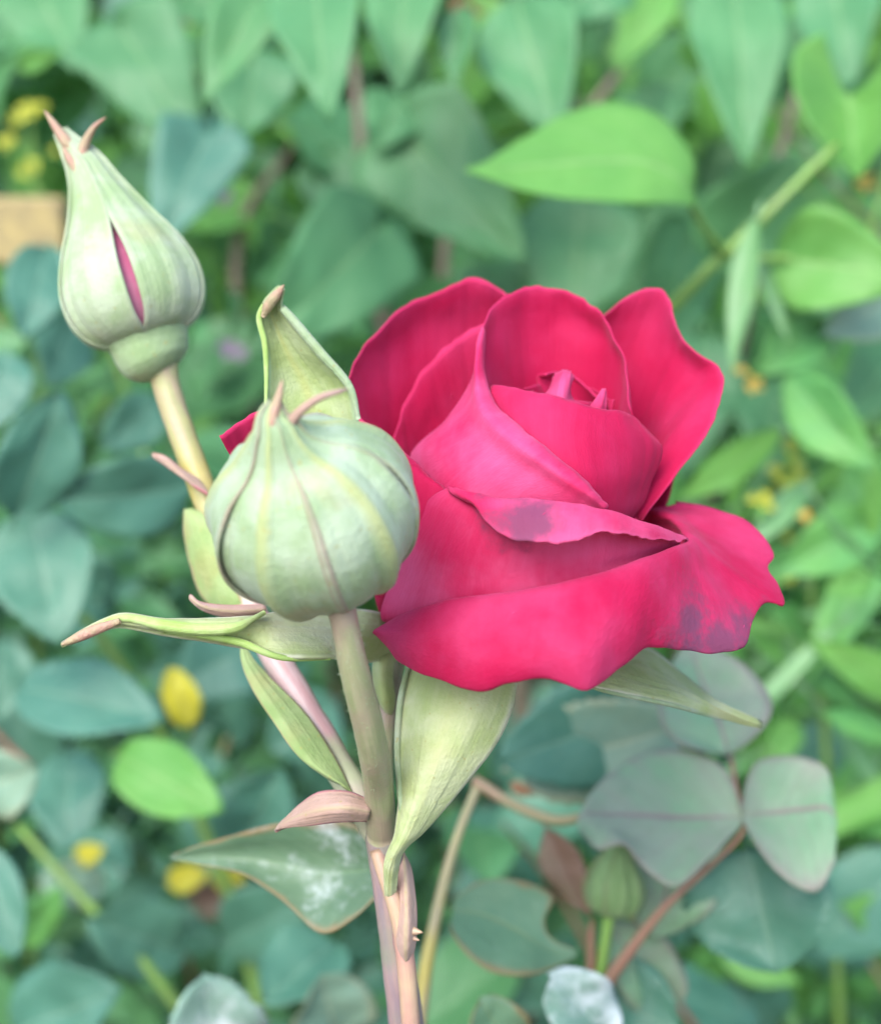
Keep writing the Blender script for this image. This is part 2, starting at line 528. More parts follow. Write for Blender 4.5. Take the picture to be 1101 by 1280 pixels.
ptube('bud_stem', [(290, 705, 0.311, 17), (335, 805, 0.305, 18), (378, 880, 0.300, 19), (415, 945, 0.295, 20), (448, 1000, 0.290, 19), (472, 1050, 0.289, 15)], M['stem_pink'], rose, n=40, bump=0.05)
ptube('flower_stem', [(512, 800, 0.306, 17), (498, 815, 0.304, 14), (491, 850, 0.300, 12), (483, 900, 0.297, 12), (479, 960, 0.293, 13), (480, 1050, 0.289, 15)], M['stem'], rose, n=36, bump=0.04)
ptube('leaf_stalk', [(470, 1062, 0.286, 9), (484, 1105, 0.285, 9), (499, 1150, 0.285, 11), (508, 1210, 0.286, 12), (514, 1290, 0.288, 12), (520, 1380, 0.294, 13)], M['stem_beige'], rose, n=36, bump=0.05)

# fine hairs on the stem of the round bud
hr = random.Random(3)
hV, hF = [], []
sp = np.array([tuple(at(x, y, d)) for x, y, d in ((428, 770, 0.2505), (441, 830, 0.254), (456, 890, 0.260), (467, 940, 0.267), (473, 985, 0.277))])
for i_ in range(420):
    t_ = hr.uniform(0, 1)
    P_ = catmull(sp, 200)
    q_ = int(t_*198)
    c_, tn = Vector(P_[q_]), (Vector(P_[q_+1]) - Vector(P_[q_])).normalized()
    n_ = Vector((hr.gauss(0, 1), hr.gauss(0, 1), hr.gauss(0, 1)))
    n_ = (n_ - tn*n_.dot(tn)).normalized()
    a_ = c_ + n_*0.0024
    e_ = a_ + n_*hr.uniform(0.0004, 0.0009) + tn*hr.uniform(-0.0003, 0.0003)
    sd_ = n_.cross(tn)*0.00005
    b_ = len(hV)
    hV += [a_ - sd_ - ROOT, a_ + sd_ - ROOT, a_ + tn*0.00008 - ROOT, e_ - ROOT]
    hF += [(b_, b_+1, b_+3), (b_+1, b_+2, b_+3), (b_+2, b_, b_+3)]
tag(link(bpy.data.objects.new('stem_hair', mesh_from('stem_hair', hV, hF, M['sepal_white'], [(0.3, 0.3)]*len(hV))), rose), kind='stuff')

# thorns
def thorn(p0, p1, r, mat='stem_beige'):
    a, b = at(*p0), at(*p1)
    tube('thorn', [a, a.lerp(b, 0.5), b], [r, r*0.5, r*0.08], M[mat], cane, nseg=8, n=8)
thorn((508, 1163, 0.284), (528, 1166, 0.282), 0.0016)
thorn((508, 1170, 0.284), (524, 1176, 0.283), 0.0012)

# --- the bloom: hip, petals, sepals
hipV = []
ax = (pz((640, 600, 0)) - pz((515, 790, 6))).normalized()
hx = ax.cross(FW).normalized(); hy = ax.cross(hx)
prof = [(-0.004, 0.0020), (-0.002, 0.0042), (0.0015, 0.0062), (0.005, 0.0070), (0.008, 0.0066), (0.011, 0.0075), (0.013, 0.0030)]
pc = catmull(np.array(prof), 24)
for (hh, rr) in pc:
    for k in range(18):
        a = 2*math.pi*k/18
        hipV.append(pz((515, 790, 6)) + ax*float(hh) + (hx*math.cos(a) + hy*math.sin(a))*float(rr) - ROOT)
F = grid_faces(24, 18, True)
bloom = link(bpy.data.objects.new('rose_bloom', mesh_from('rose_bloom', hipV, F, M['hip'])), rose)
bloom['label'] = 'open crimson pink rose bloom with bruised outer petals'

def petal(rows, mat='petal', **k):
    return surf('petal', rows, M[mat], bloom, **{**dict(ripple=0.0007, pleat=0.00042), **k})

BASE = (530, 775, 4)
def base_row(n, spread=22, c=BASE):
    return [(c[0] + spread*(i/(n-1)-0.5)*2, c[1] - 4*math.sin(math.pi*i/(n-1)), c[2]) for i in range(n)]

# A: big outer petal standing at the back, bud side
petal([base_row(9, 20, (505, 770, 6)),
       [(452, 680, -2), (468, 680, 4), (490, 675, 9), (520, 670, 13), (550, 665, 16), (580, 660, 18), (605, 650, 19), (630, 640, 19), (655, 620, 18)],
       [(436, 570, -6), (452, 560, 2), (480, 545, 10), (515, 535, 16), (550, 525, 20), (585, 520, 22), (615, 510, 23), (645, 505, 23), (675, 500, 22)],
       [(431, 500, -5), (442, 480, 2), (472, 455, 11), (513, 435, 17), (551, 425, 20), (588, 420, 22), (619, 420, 23), (648, 430, 22), (680, 440, 21)],
       [(433, 482, -3), (443, 452, 2), (472, 412, 8), (514, 380, 13), (550, 363, 15), (587, 348, 16), (619, 357, 16), (638, 374, 15), (668, 412, 15)]],
      seed=1, nu=54, nv=44, freq=90)
# A2: second petal inside it
petal([base_row(7, 20, (530, 765, 6)),
       [(512, 660, 2), (530, 655, 5), (555, 650, 8), (585, 645, 10), (615, 640, 12), (645, 630, 12), (670, 620, 12)],
       [(496, 585, 2), (512, 575, 6), (540, 560, 10), (572, 545, 13), (605, 535, 15), (640, 530, 16), (670, 525, 16)],
       [(494, 548, 2), (503, 512, 5), (521, 475, 8), (550, 443, 10), (592, 410, 12), (640, 395, 12), (680, 390, 11)]],
      seed=2, nu=44, nv=36)
# C: broad petal at the back, stem-away side
petal([base_row(9, 22, (560, 770, 6)),
       [(640, 640, 16), (680, 640, 18), (710, 645, 17), (735, 655, 14), (750, 665, 10), (760, 670, 5), (765, 675, 0), (768, 680, -4), (772, 684, -8)],
       [(690, 500, 20), (735, 490, 21), (775, 490, 20), (800, 500, 17), (815, 515, 13), (825, 530, 8), (825, 555, 3), (812, 590, -2), (790, 640, -7)],
       [(715, 450, 19), (762, 420, 19), (806, 408, 18), (829, 428, 15), (846, 453, 11), (866, 478, 7), (868, 505, 2), (853, 550, -3), (797, 648, -8)],
       [(735, 412, 16), (783, 369, 15), (826, 360, 13), (842, 399, 10), (860, 432, 6), (896, 458, 2), (899, 490, -2), (884, 541, -6), (800, 652, -9)]],
      seed=3, nu=60, nv=44, freq=100, ripple=0.0006)
# B1: tall back petal of the inner cup
petal([base_row(8, 14, (575, 745, 2)),
       [(615, 620, -4), (632, 625, 2), (655, 630, 5), (680, 630, 6), (705, 628, 6), (730, 622, 4), (750, 610, 0), (765, 595, -6)],
       [(604, 500, -8), (625, 500, 2), (655, 500, 9), (690, 500, 12), (725, 502, 11), (755, 508, 7), (775, 515, 0), (788, 535, -9)],
       [(599, 450, -8), (611, 430, 0), (648, 415, 8), (690, 412, 11), (732, 420, 10), (764, 440, 5), (783, 475, -2), (790, 520, -10)],
       [(600, 418, -6), (614, 383, 1), (652, 359, 6), (690, 363, 8), (730, 373, 7), (758, 404, 3), (781, 455, -4), (787, 510, -10)]],
      seed=4, nu=50, nv=44)
# inner spiral
petal([[(690, 560, -4), (710, 565, -10), (730, 562, -4), (722, 555, 2), (700, 552, 3), (692, 556, -2)],
       [(672, 520, -4), (700, 530, -13), (745, 530, -8), (748, 515, 2), (710, 505, 5), (680, 508, 1)],
       [(664, 492, -5), (690, 500, -14), (735, 508, -12), (757, 505, -2), (715, 478, 4), (672, 474, 1)],
       [(668, 488, -5), (692, 497, -13), (733, 505, -11), (752, 502, -2), (714, 470, 3), (680, 468, 0)]],
      seed=5, nu=44, nv=24, thick=0.0005)
petal([[(690, 550, -6), (700, 552, -8), (712, 552, -8), (720, 550, -5)],
       [(680, 515, -8), (694, 520, -11), (712, 520, -12), (722, 512, -8)],
       [(680, 497, -10), (692, 500, -13), (705, 503, -14), (712, 490, -10)],
       [(686, 484, -8), (697, 478, -11), (708, 474, -12), (717, 472, -9)],
       [(690, 470, -5), (700, 463, -7), (710, 463, -8), (716, 467, -7)]],
      'petal_pale', seed=6, nu=24, nv=22)
petal([[(728, 545, -10), (740, 548, -12), (752, 546, -11)],
       [(734, 515, -13), (745, 517, -15), (757, 516, -14)],
       [(742, 502, -14), (750, 501, -15), (758, 500, -14)],
       [(752, 489, -13), (754, 487, -13.5), (757, 488, -13)]],
      'petal_pale', seed=7, nu=16, nv=16, ripple=0.0002)
petal([[(690, 560, -2), (712, 560, 2), (735, 560, 2), (750, 558, -3)],
       [(664, 505, -2), (700, 500, 4), (735, 502, 4), (765, 512, -4)],
       [(655, 486, -4), (690, 478, 4), (730, 482, 4), (768, 502, -4)]],
      seed=8, nu=30, nv=20)
# B3: front of the inner cup
petal([base_row(8, 16, (590, 745, 0)),
       [(640, 690, -12), (665, 690, -15), (695, 690, -17), (720, 688, -17), (740, 680, -15), (755, 672, -13), (768, 662, -10), (778, 655, -8)],
       [(632, 600, -16), (662, 605, -22), (695, 610, -25), (728, 612, -25), (758, 612, -22), (782, 610, -18), (800, 608, -13), (815, 600, -9)],
       [(620, 530, -15), (650, 538, -21), (684, 544, -24), (718, 550, -24), (752, 554, -22), (785, 556, -18), (812, 556, -13), (828, 562, -9)],
       [(612, 495, -13), (645, 497, -18), (683, 503, -21), (722, 512, -21), (752, 519, -19.5), (775, 522, -17), (797, 528, -13), (812, 540, -10)],
       [(614, 483, -11), (648, 485, -16), (684, 493, -19), (722, 504, -19), (753, 512, -17.5), (775, 515, -15), (792, 520, -12), (806, 534, -10)]],
      seed=9, nu=50, nv=40, ripple=0.0003)
# B2: petal wrapping the front of the cup, with a rolled pale lip
petal([base_row(8, 14, (545, 765, -2)),
       [(535, 640, 4), (520, 650, -2), (530, 670, -8), (560, 690, -15), (610, 705, -20), (660, 705, -23), (705, 695, -24), (735, 685, -23)],
       [(560, 550, 4), (516, 568, 2), (518, 585, -6), (555, 625, -18), (605, 645, -24), (660, 652, -27), (712, 655, -28), (748, 655, -27)],
       [(585, 500, -1), (552, 530, -4), (545, 556, -12), (580, 590, -22), (625, 610, -27), (675, 625, -29), (722, 638, -30), (752, 645, -28)],
       [(596, 450, -6), (585, 492, -10), (588, 530, -18), (616, 560, -25), (655, 586, -29), (698, 610, -31), (732, 628, -31), (755, 639, -29)],
       [(597, 425, -8), (593, 465, -13), (601, 510, -20), (630, 543, -27), (668, 571, -31), (708, 599, -32.5), (738, 620, -32), (757, 636, -29.5)],
       [(602, 410, -7), (602, 462, -12), (613, 505, -18.5), (642, 535, -25), (679, 562, -29), (717, 592, -31), (744, 616, -31), (759, 634, -29)],
       [(604, 408, -5), (606, 460, -10), (618, 502, -16), (646, 532, -22), (682, 560, -26), (719, 590, -28), (745, 615, -29), (759, 634, -28)]],
      'petal_pale', seed=10, nu=56, nv=56, ripple=0.0003)
# F: outer petal on the bud side
petal([base_row(6, 20, (498, 775, -2)),
       [(468, 740, -6), (475, 735, -10), (490, 730, -13), (508, 725, -16), (528, 725, -18), (550, 725, -19)],
       [(452, 650, -8), (466, 650, -13), (486, 650, -17), (508, 650, -20), (532, 655, -22), (556, 660, -23)],
       [(442, 560, -6), (462, 565, -12), (486, 575, -17), (510, 590, -20), (536, 605, -22), (560, 622, -23)],
       [(438, 515, -3), (462, 530, -8), (488, 550, -13), (512, 572, -17), (540, 598, -20), (565, 618, -22)]],
      seed=11, nu=36, nv=36)
# D: front petal with a folded lip
petal([base_row(9, 24, (530, 780, -6)),
       [(476, 770, -12), (510, 775, -18), (560, 778, -23), (620, 775, -26), (680, 765, -27), (735, 750, -26), (780, 730, -23), (815, 712, -19), (840, 698, -15)],
       [(500, 700, -17), (530, 705, -23), (575, 712, -28), (630, 715, -31), (690, 712, -32), (745, 705, -31), (790, 697, -27), (825, 690, -22), (848, 684, -16)],
       [(530, 632, -22), (556, 640, -27), (595, 652, -31), (645, 660, -34), (700, 660, -35), (750, 660, -33), (795, 665, -28), (830, 670, -23), (852, 676, -17)],
       [(556, 611, -25), (575, 615, -29), (608, 620, -32), (655, 624, -35), (703, 628, -36.5), (750, 635, -35), (797, 650, -30), (832, 662, -24), (855, 674, -17.5)],
       [(562, 613, -27), (582, 621, -32), (612, 634, -36), (655, 643, -39), (703, 644, -40), (750, 648, -38), (798, 658, -33), (833, 668, -26), (857, 675, -18)],
       [(565, 617, -28), (592, 631, -33.5), (617, 661, -38.5), (655, 676, -41.5), (700, 677, -42), (750, 667, -39), (799, 671, -34), (834, 675, -27), (858, 677, -18.5)]],
      'petal_lip', seed=12, nu=60, nv=60, ripple=0.0004)
# E: outermost front petal, rolled right over
ridge = [(468, 788, -20), (502, 768, -27), (548, 753, -33), (598, 745, -37), (648, 738, -39.5), (698, 729, -40.5), (745, 718, -39), (790, 704, -35), (820, 693, -30), (845, 684, -24), (855, 679, -20), (858, 676, -18), (858, 672, -16), (856, 668, -14), (853, 663, -12), (850, 658, -9), (842, 651, -6), (836, 647, -4), (825, 643, -2), (812, 640, 1), (795, 640, 3)]
edge = [(466, 791, -20), (503, 829, -31), (548, 849, -38), (600, 859, -44), (645, 851, -47.5), (682, 847, -49), (732, 861, -49), (770, 834, -45), (803, 806, -40), (845, 809, -35), (885, 815, -31), (926, 810, -27), (940, 776, -22), (954, 752, -18), (979, 756, -16), (969, 730, -12), (958, 708, -9), (964, 690, -5), (936, 657, 0), (887, 637, 3), (845, 632, 3)]
inner = [(470, 792, -16), (505, 790, -20), (550, 785, -24), (600, 778, -27), (650, 770, -29), (700, 760, -30), (745, 748, -29), (785, 735, -26), (805, 726, -23), (822, 716, -18), (828, 712, -15), (830, 708, -13), (829, 704, -11), (828, 700, -9), (826, 696, -7), (822, 690, -4), (816, 685, -1), (810, 682, 1), (802, 678, 3), (790, 678, 5), (776, 680, 6)]
mids, mid2 = [], []
for i, (a, b) in enumerate(zip(ridge, edge)):
    bl = 3.2 if i < 8 else max(0.8, 3.2 - 0.35*(i-7))
    mids.append((a[0]*0.68+b[0]*0.32, a[1]*0.70+b[1]*0.30, a[2]*0.6+b[2]*0.4 - bl))
    mid2.append((a[0]*0.32+b[0]*0.68, a[1]*0.33+b[1]*0.67, a[2]*0.2+b[2]*0.8 - bl*0.8))
und = [(b[0] + (a[0]-b[0])*0.05, b[1] - 4 + (2 if i < 6 else 0), b[2] + 2.5) for i, (a, b) in enumerate(zip(ridge, edge))]
petal([base_row(21, 26, (535, 785, -8)), inner, ridge, mids, mid2, edge, und], 'petal_outer', jag=0.0017, seed=13, nu=150, nv=64, ripple=0.0007, freq=110)
# petals filling the back
petal([base_row(7, 22, (540, 775, 8)),
       [(560, 660, 22), (610, 650, 25), (660, 645, 26), (710, 645, 25), (750, 650, 21), (780, 660, 16), (800, 668, 10)],
       [(560, 520, 26), (620, 500, 30), (680, 490, 31), (740, 490, 30), (790, 505, 26), (825, 535, 19), (845, 575, 10)],
       [(580, 430, 22), (630, 400, 26), (680, 395, 28), (740, 400, 27), (795, 420, 23), (830, 470, 16), (850, 540, 8)]], seed=15, nu=40, nv=30)

# pale fibres and dust caught on the velvet of the petals
fr_ = random.Random(8)
fV, fF = [], []
for o in [c for c in bloom.children if c.name.startswith('petal')]:
    me = o.data
    big_ = len(me.vertices)
    for q in range(3 if big_ > 2200 else 1):
        v = me.vertices[fr_.randrange(int(big_*0.45), big_)]
        nn = Vector(v.normal)
        if nn.dot(FW) > 0: nn = -nn
        t_ = (RT*0.55 + UP*0.8 + RT*fr_.gauss(0, .15)).normalized()
        t_ = (t_ - nn*t_.dot(nn)).normalized()
        sd_ = nn.cross(t_)*fr_.uniform(.00005, .0001)
        L_ = fr_.uniform(.0004, .0011)
        c_ = Vector(v.co) + nn*0.0003
        b_ = len(fV)
        fV += [c_ - t_*L_, c_ + sd_, c_ + t_*L_, c_ - sd_, c_ + nn*0.0001]
        fF += [(b_, b_+1, b_+4), (b_+1, b_+2, b_+4), (b_+2, b_+3, b_+4), (b_+3, b_, b_+4)]
tag(link(bpy.data.objects.new('dust_fibres', mesh_from('dust_fibres', fV, fF, M['petal_pale'], [(0.5, 0.5)]*len(fV))), bloom), kind='stuff')

# sepals of the bloom
def sepal(rows, mat, parent=None, **k):
    return surf('sepal', rows, M[mat], parent or bloom, **{**dict(nu=26, nv=40, ripple=0.0004, freq=150, thick=0.0006), **k})

sepal([[(520, 795, -4), (540, 792, -6), (565, 790, -7), (590, 792, -6)],
       [(512, 828, -12), (550, 822, -17), (600, 822, -19), (640, 832, -17)],
       [(499, 880, -18), (540, 875, -23), (595, 872, -25), (643, 872, -22)],
       [(496, 940, -20), (530, 935, -26), (572, 930, -27), (622, 925, -23)],
       [(499, 1000, -21), (520, 995, -26), (545, 988, -26), (580, 980, -23)],
       [(494, 1045, -21), (505, 1042, -24), (520, 1038, -24), (538, 1030, -22)],
       [(483, 1072, -20), (490, 1072, -22), (497, 1068, -22), (504, 1062, -20)],
       [(480, 1095, -18), (485, 1098, -19), (490, 1098, -19), (496, 1092, -18)],
       [(485, 1128, -14), (486, 1131, -14), (488, 1131, -14), (491, 1128, -14)]], 'sepal_in', seed=21, nv=60)
# pale folded margin of that sepal
ptube('sepal_margin', [(512, 830, 0.286, 3), (501, 872, 0.281, 4), (497, 930, 0.279, 4.5), (500, 990, 0.278, 4.5), (503, 1020, 0.278, 4), (497, 1050, 0.278, 3), (486, 1078, 0.279, 2.5)], M['sepal_white'], bloom, nseg=10)
sepal([[(600, 790, -8), (606, 796, -9), (612, 802, -9), (618, 808, -8)],
       [(700, 800, -14), (705, 818, -17), (712, 838, -18), (722, 850, -16)],
       [(770, 806, -4), (765, 825, -11), (758, 845, -17), (750, 862, -20)],
       [(812, 812, 2), (808, 836, -7), (805, 858, -14), (800, 872, -17)],
       [(850, 842, 4), (848, 856, -3), (847, 868, -8), (845, 882, -11)],
       [(900, 878, 0), (898, 884, -1), (896, 888, -1), (893, 895, 0)],
       [(950, 903, 5), (950, 904, 5), (949, 906, 5), (948, 908, 5)]], 'sepal_in', seed=22)
ptube('sepal_margin', [(722, 851, 0.284, 2), (752, 863, 0.280, 2.5), (800, 873, 0.283, 3), (846, 883, 0.289, 3), (893, 896, 0.300, 2), (950, 906, 0.305, 0.8)], M['sepal_white'], bloom, nseg=10)
ptube('sepal_margin', [(770, 806, 0.296, 2.5), (812, 812, 0.302, 3), (850, 842, 0.304, 3), (900, 879, 0.300, 2), (950, 905, 0.305, 0.8)], M['sepal_white'], bloom, nseg=10)
sepal([[(505, 775, 0), (508, 785, -3), (508, 800, -3), (505, 815, 0)],
       [(462, 764, -10), (462, 785, -14), (460, 805, -14), (458, 828, -11)],
       [(420, 762, -10), (418, 782, -17), (416, 802, -23), (414, 823, -27)],
       [(365, 762, -17), (362, 780, -23), (358, 800, -28), (352, 822, -31)],
       [(318, 770, -28), (314, 780, -30), (306, 795, -30), (296, 808, -28)],
       [(265, 774, -31), (262, 780, -33), (258, 790, -33), (250, 800, -31)],
       [(205, 774, -33), (204, 778, -35), (202, 784, -35), (200, 792, -33)],
       [(150, 768, -35), (150, 772, -36), (150, 778, -36), (150, 784, -35)],
       [(110, 784, -36), (111, 788, -36.5), (112, 792, -36.5), (114, 797, -36)],
       [(79, 803, -36), (79, 804, -36), (80, 806, -36), (80, 807, -36)]], 'sepal_in', seed=23, nv=60)
ptube('sepal_margin', [(330, 766, 0.272, 3), (314, 775, 0.269, 4), (292, 785, 0.267, 7), (250, 787, 0.266, 8), (205, 782, 0.265, 8), (152, 773, 0.264, 5), (112, 789, 0.264, 4.5), (84, 803, 0.264, 2)], M['sepal_green'], bloom, nseg=10)
ptube('sepal_margin', [(412, 823, 0.273, 2.5), (352, 822, 0.269, 4), (300, 803, 0.269, 5.5), (250, 793, 0.267, 5), (205, 788, 0.266, 4)], M['sepal_green'], bloom, nseg=10)
ptube('sepal_tip', [(150, 776, 0.2625, 4), (115, 789, 0.2625, 7), (90, 800, 0.2625, 5), (77, 806, 0.2625, 1.2)], M['tip_pink'], bloom, nseg=10, n=16)
sepal([[(500, 800, -2), (505, 806, -2), (512, 808, -2)], [(470, 820, -6), (480, 830, -8), (492, 830, -6)], [(468, 860, -6), (480, 872, -8), (492, 870, -6)], [(485, 890, -4), (487, 892, -4), (489, 891, -4)]], 'sepal_in', seed=24, nu=14, nv=20)

# --- buds
def bud(name, axis, d, centers, half, parent, core_mat, smat, label, tipdiv=0.0, tcore=0.80, gap=None, midrib=0.0009, flute=0.0, pleats=0.0007, twist=0.0):
    """axis: (px, py, radius_px) from foot to tip. The red heart is the bud's own mesh, the sepals wrap it."""
    A = np.array([tuple(at(p[0], p[1], d + (p[3]*0.001 if len(p) > 3 else 0))) for p in axis])
    r = np.array([p[2]*d/FPX for p in axis])
    n = 60
    A = catmull(A, n); r = np.maximum(catmull(r.reshape(-1, 1), n)[:, 0], 0.0002)
    T = np.gradient(A, axis=0); T /= np.linalg.norm(T, axis=1, keepdims=True)
    body = A[int(n*0.5)] - A[0]; body /= np.linalg.norm(body)
    kk = np.clip(1.2 - r/0.007, 0, 1)[:, None]          # the fat part keeps one axis, only the neck bends
    kk[:n//3] = 0
    T = body*(1-kk) + T*kk; T /= np.linalg.norm(T, axis=1, keepdims=True)
    tocam = -np.array(FW)
    X, Z = [], []
    for i in range(n):
        z = tocam - T[i]*np.dot(tocam, T[i]); z /= np.linalg.norm(z)
        X.append(np.cross(T[i], z)*1.0); Z.append(z)
    X = np.array(X); Z = np.array(Z)
    if X[n//2] @ np.array(RT) < 0: X = -X
    b = np.array(thing_base(parent))
    nc = int(n*tcore)
    V = []
    for i in range(nc):
        for k in range(28):
            a = 2*math.pi*k/28
            rr = r[i]*0.86*(1 + 0.02*math.sin(3*a + i*0.1))
            V.append(A[i] + rr*(math.sin(a)*X[i] + math.cos(a)*Z[i]) - b)
    F = grid_faces(nc, 28, True)
    F.append(tuple(range((nc-1)*28, nc*28)))
    uv = [((i % 28)/28, (i//28)/(nc-1)*0.9) for i in range(len(V))]
    B = link(bpy.data.objects.new(name, mesh_from(name, V, F, M[core_mat], uv)), parent)
    if label: B['label'] = label
    ncol = 22
    for si, th in enumerate(centers):
        G = np.zeros((n, ncol, 3))
        for i in range(n):
            t = i/(n-1)
            hw = half(t, si)
            lo, hi = hw if isinstance(hw, tuple) else (hw, hw)
            for j in range(ncol):
                q = (j/(ncol-1))*2-1
                a = R(th) + q*R(hi if q > 0 else lo) + twist*t*t
                e = 0.0005 + midrib*math.exp(-(q/0.11)**2)*(1-0.5*t) + 0.0007*max(0, abs(q)-0.72)/0.28
                e += pleats*math.sin(math.pi*min(1, t*1.25))*(noise.noise(Vector((q*2.6+si*5.3, t*1.1, si))) + 0.45*noise.noise(Vector((q*7+si*2.1, t*1.6, 4))))
                e *= min(1, 0.25 + r[i]/0.006)
                e += (0.0004 if si % 2 else 0.0)
                div = tipdiv*max(0, (t-0.72)/0.28)**2
                rr = (r[i] + e)*(1 - flute*q*q*math.exp(-((t-0.70)/0.09)**2))
                G[i, j] = A[i] + rr*(math.sin(a)*X[i] + math.cos(a)*Z[i]) + div*(math.sin(R(th))*X[i] + math.cos(R(th))*Z[i])
        o = put_grid('sepal', G, M[smat], B, 0.0005)
    return B

def half_front(t, si):
    g = 7.5*math.exp(-((t-0.42)/0.10)**4)
    if si == 0: return (38.5, 39 - g)
    if si == 1: return (39 - g*0.3, 39)
    return 39
fb = bud('rosebud', [(430.3, 725.5, 16.8, 10.1), (427.9, 720.3, 45.3, 9.5), (421.7, 707.0, 77.8, 7.8), (412.5, 687.6, 102.6, 5.4), (400.7, 662.5, 117.9, 2.3), (389.3, 638.3, 120.7, -0.7), (378.8, 615.9, 113.7, -3.5), (370.3, 598.0, 100.3, -5.7), (361, 579, 76, -8.6), (355, 566, 50, -10.6), (350, 552, 32, -12.5), (346, 537, 21, -13.9), (342, 524, 13, -14.6), (342, 513, 8, -14.9), (344, 502, 2, -15)],
         0.250, [32, 104, 176, 248, -40], half_front, rose, 'petal_core', 'sepal', 'plump round pale green rosebud beside the open bloom', tipdiv=0.0, tcore=0.55, midrib=0.0015, flute=0.14, pleats=0.0010, twist=0.45)
# back sepal of that bud, standing free, with a pink tip; a thin curled sepal tail; red petals peeping out
sepal([[(345, 560, -36), (365, 566, -34), (395, 570, -33), (425, 566, -34), (446, 556, -36)],
       [(332, 510, -38), (358, 518, -35), (392, 522, -34), (424, 522, -35), (447, 526, -38)],
       [(334, 470, -39), (352, 474, -36), (380, 478, -35), (410, 478, -36), (438, 484, -39)],
       [(332, 430, -40), (342, 432, -38), (358, 436, -37), (378, 438, -38), (398, 440, -40)],
       [(325, 398, -41), (332, 397, -40), (342, 396, -39), (354, 398, -40), (366, 402, -41)],
       [(330, 378, -42), (335, 377, -42), (341, 377, -41.5), (348, 379, -41.5), (354, 382, -42)],
       [(346, 360, -44), (348, 359, -44), (350, 358, -44), (353, 359, -44), (356, 361, -44)]], 'sepal_up', fb, seed=31)
ptube('sepal_margin', [(448, 524, 0.261, 3), (436, 482, 0.260, 5), (400, 440, 0.259, 6), (368, 402, 0.258, 6), (352, 384, 0.2575, 5)], M['sepal_white'], fb, nseg=10)
ptube('sepal_margin', [(332, 512, 0.261, 2), (333, 470, 0.2605, 3), (331, 430, 0.2595, 4), (324, 398, 0.2585, 4), (331, 380, 0.2577, 4)], M['sepal_green'], fb, nseg=10)
ptube('sepal_tip', [(329, 396, 0.2576, 3), (335, 382, 0.2570, 7), (345, 369, 0.256, 6), (355, 356, 0.255, 1.2)], M['tip_pink'], fb, nseg=12, n=18)
ptube('sepal_tip', [(356, 572, 0.2375, 9), (355, 550, 0.2362, 9), (363, 529, 0.2355, 7.5), (380, 510, 0.2345, 5.5), (402, 496, 0.2345, 4.5), (425, 489, 0.2355, 3), (434, 486, 0.237, 1)], M['bract'], fb, nseg=10, n=24)
ptube('sepal_tip', [(345, 560, 0.2355, 7), (340, 540, 0.2345, 8), (341, 522, 0.2340, 8), (346, 504, 0.2342, 6), (350, 488, 0.2345, 3.5), (353, 474, 0.235, 0.7)], M['tip_pink'], fb, nseg=10, n=20)
surf('petal', [[(350, 640, -34), (380, 640, -32), (410, 640, -34)], [(345, 560, -35), (395, 560, -32), (445, 562, -36)], [(352, 530, -36), (395, 527, -34), (440, 530, -37)]], M['petal'], fb, nu=20, nv=16)
surf('petal', [[(345, 640, -30), (360, 640, -30), (380, 640, -30)], [(295, 580, -30), (315, 570, -28), (345, 560, -28)], [(274, 546, -33), (300, 526, -31), (335, 508, -31)]], M['petal'], fb, nu=20, nv=16)

def half_left(t, si):
    if si in (0, 4):
        g = 11.5*math.exp(-((t-0.295)/0.18)**4)
        return 38.5 - g*0.62
    return 40
lb = bud('rosebud', [(184, 430, 20), (183, 422, 46), (180, 410, 66), (173, 386, 80), (163, 354, 82), (151, 316, 69), (136, 273, 45), (121, 236, 27), (108, 209, 19), (95, 191, 13), (86, 179, 8), (79, 169, 4), (75, 163, 1)],
         0.318, [45, 117, 189, 261, -27], half_left, rose, 'petal_core', 'sepal_white', 'slender whitish green rosebud with a pink slit on its own stem', tipdiv=0.0006, tcore=0.62, midrib=0.0001, pleats=0.0004)
pr = [(203, 468, 15), (200, 463, 31), (195, 453, 43), (190, 440, 48), (187, 430, 50), (184, 420, 53), (181, 410, 50)]
ptube('hip', [(p[0], p[1], 0.318, p[2]) for p in pr], M['hip'], lb, nseg=22, n=26)
ptube('sepal_tip', [(102, 204, 0.316, 9), (104, 186, 0.316, 7), (112, 167, 0.315, 5), (121, 155, 0.314, 3), (133, 146, 0.313, 0.6)], M['tip_pink'], lb, nseg=8, n=16)
ptube('sepal_tip', [(92, 190, 0.317, 8), (83, 177, 0.3168, 8), (73, 163, 0.3168, 6), (64, 150, 0.317, 4), (55, 137, 0.3175, 0.5)], M['tip_pink'], lb, nseg=8, n=16)
ptube('sepal_tip', [(97, 214, 0.3155, 6), (86, 196, 0.3155, 5), (78, 182, 0.3155, 0.8)], M['tip_pink'], lb, nseg=8, n=12)

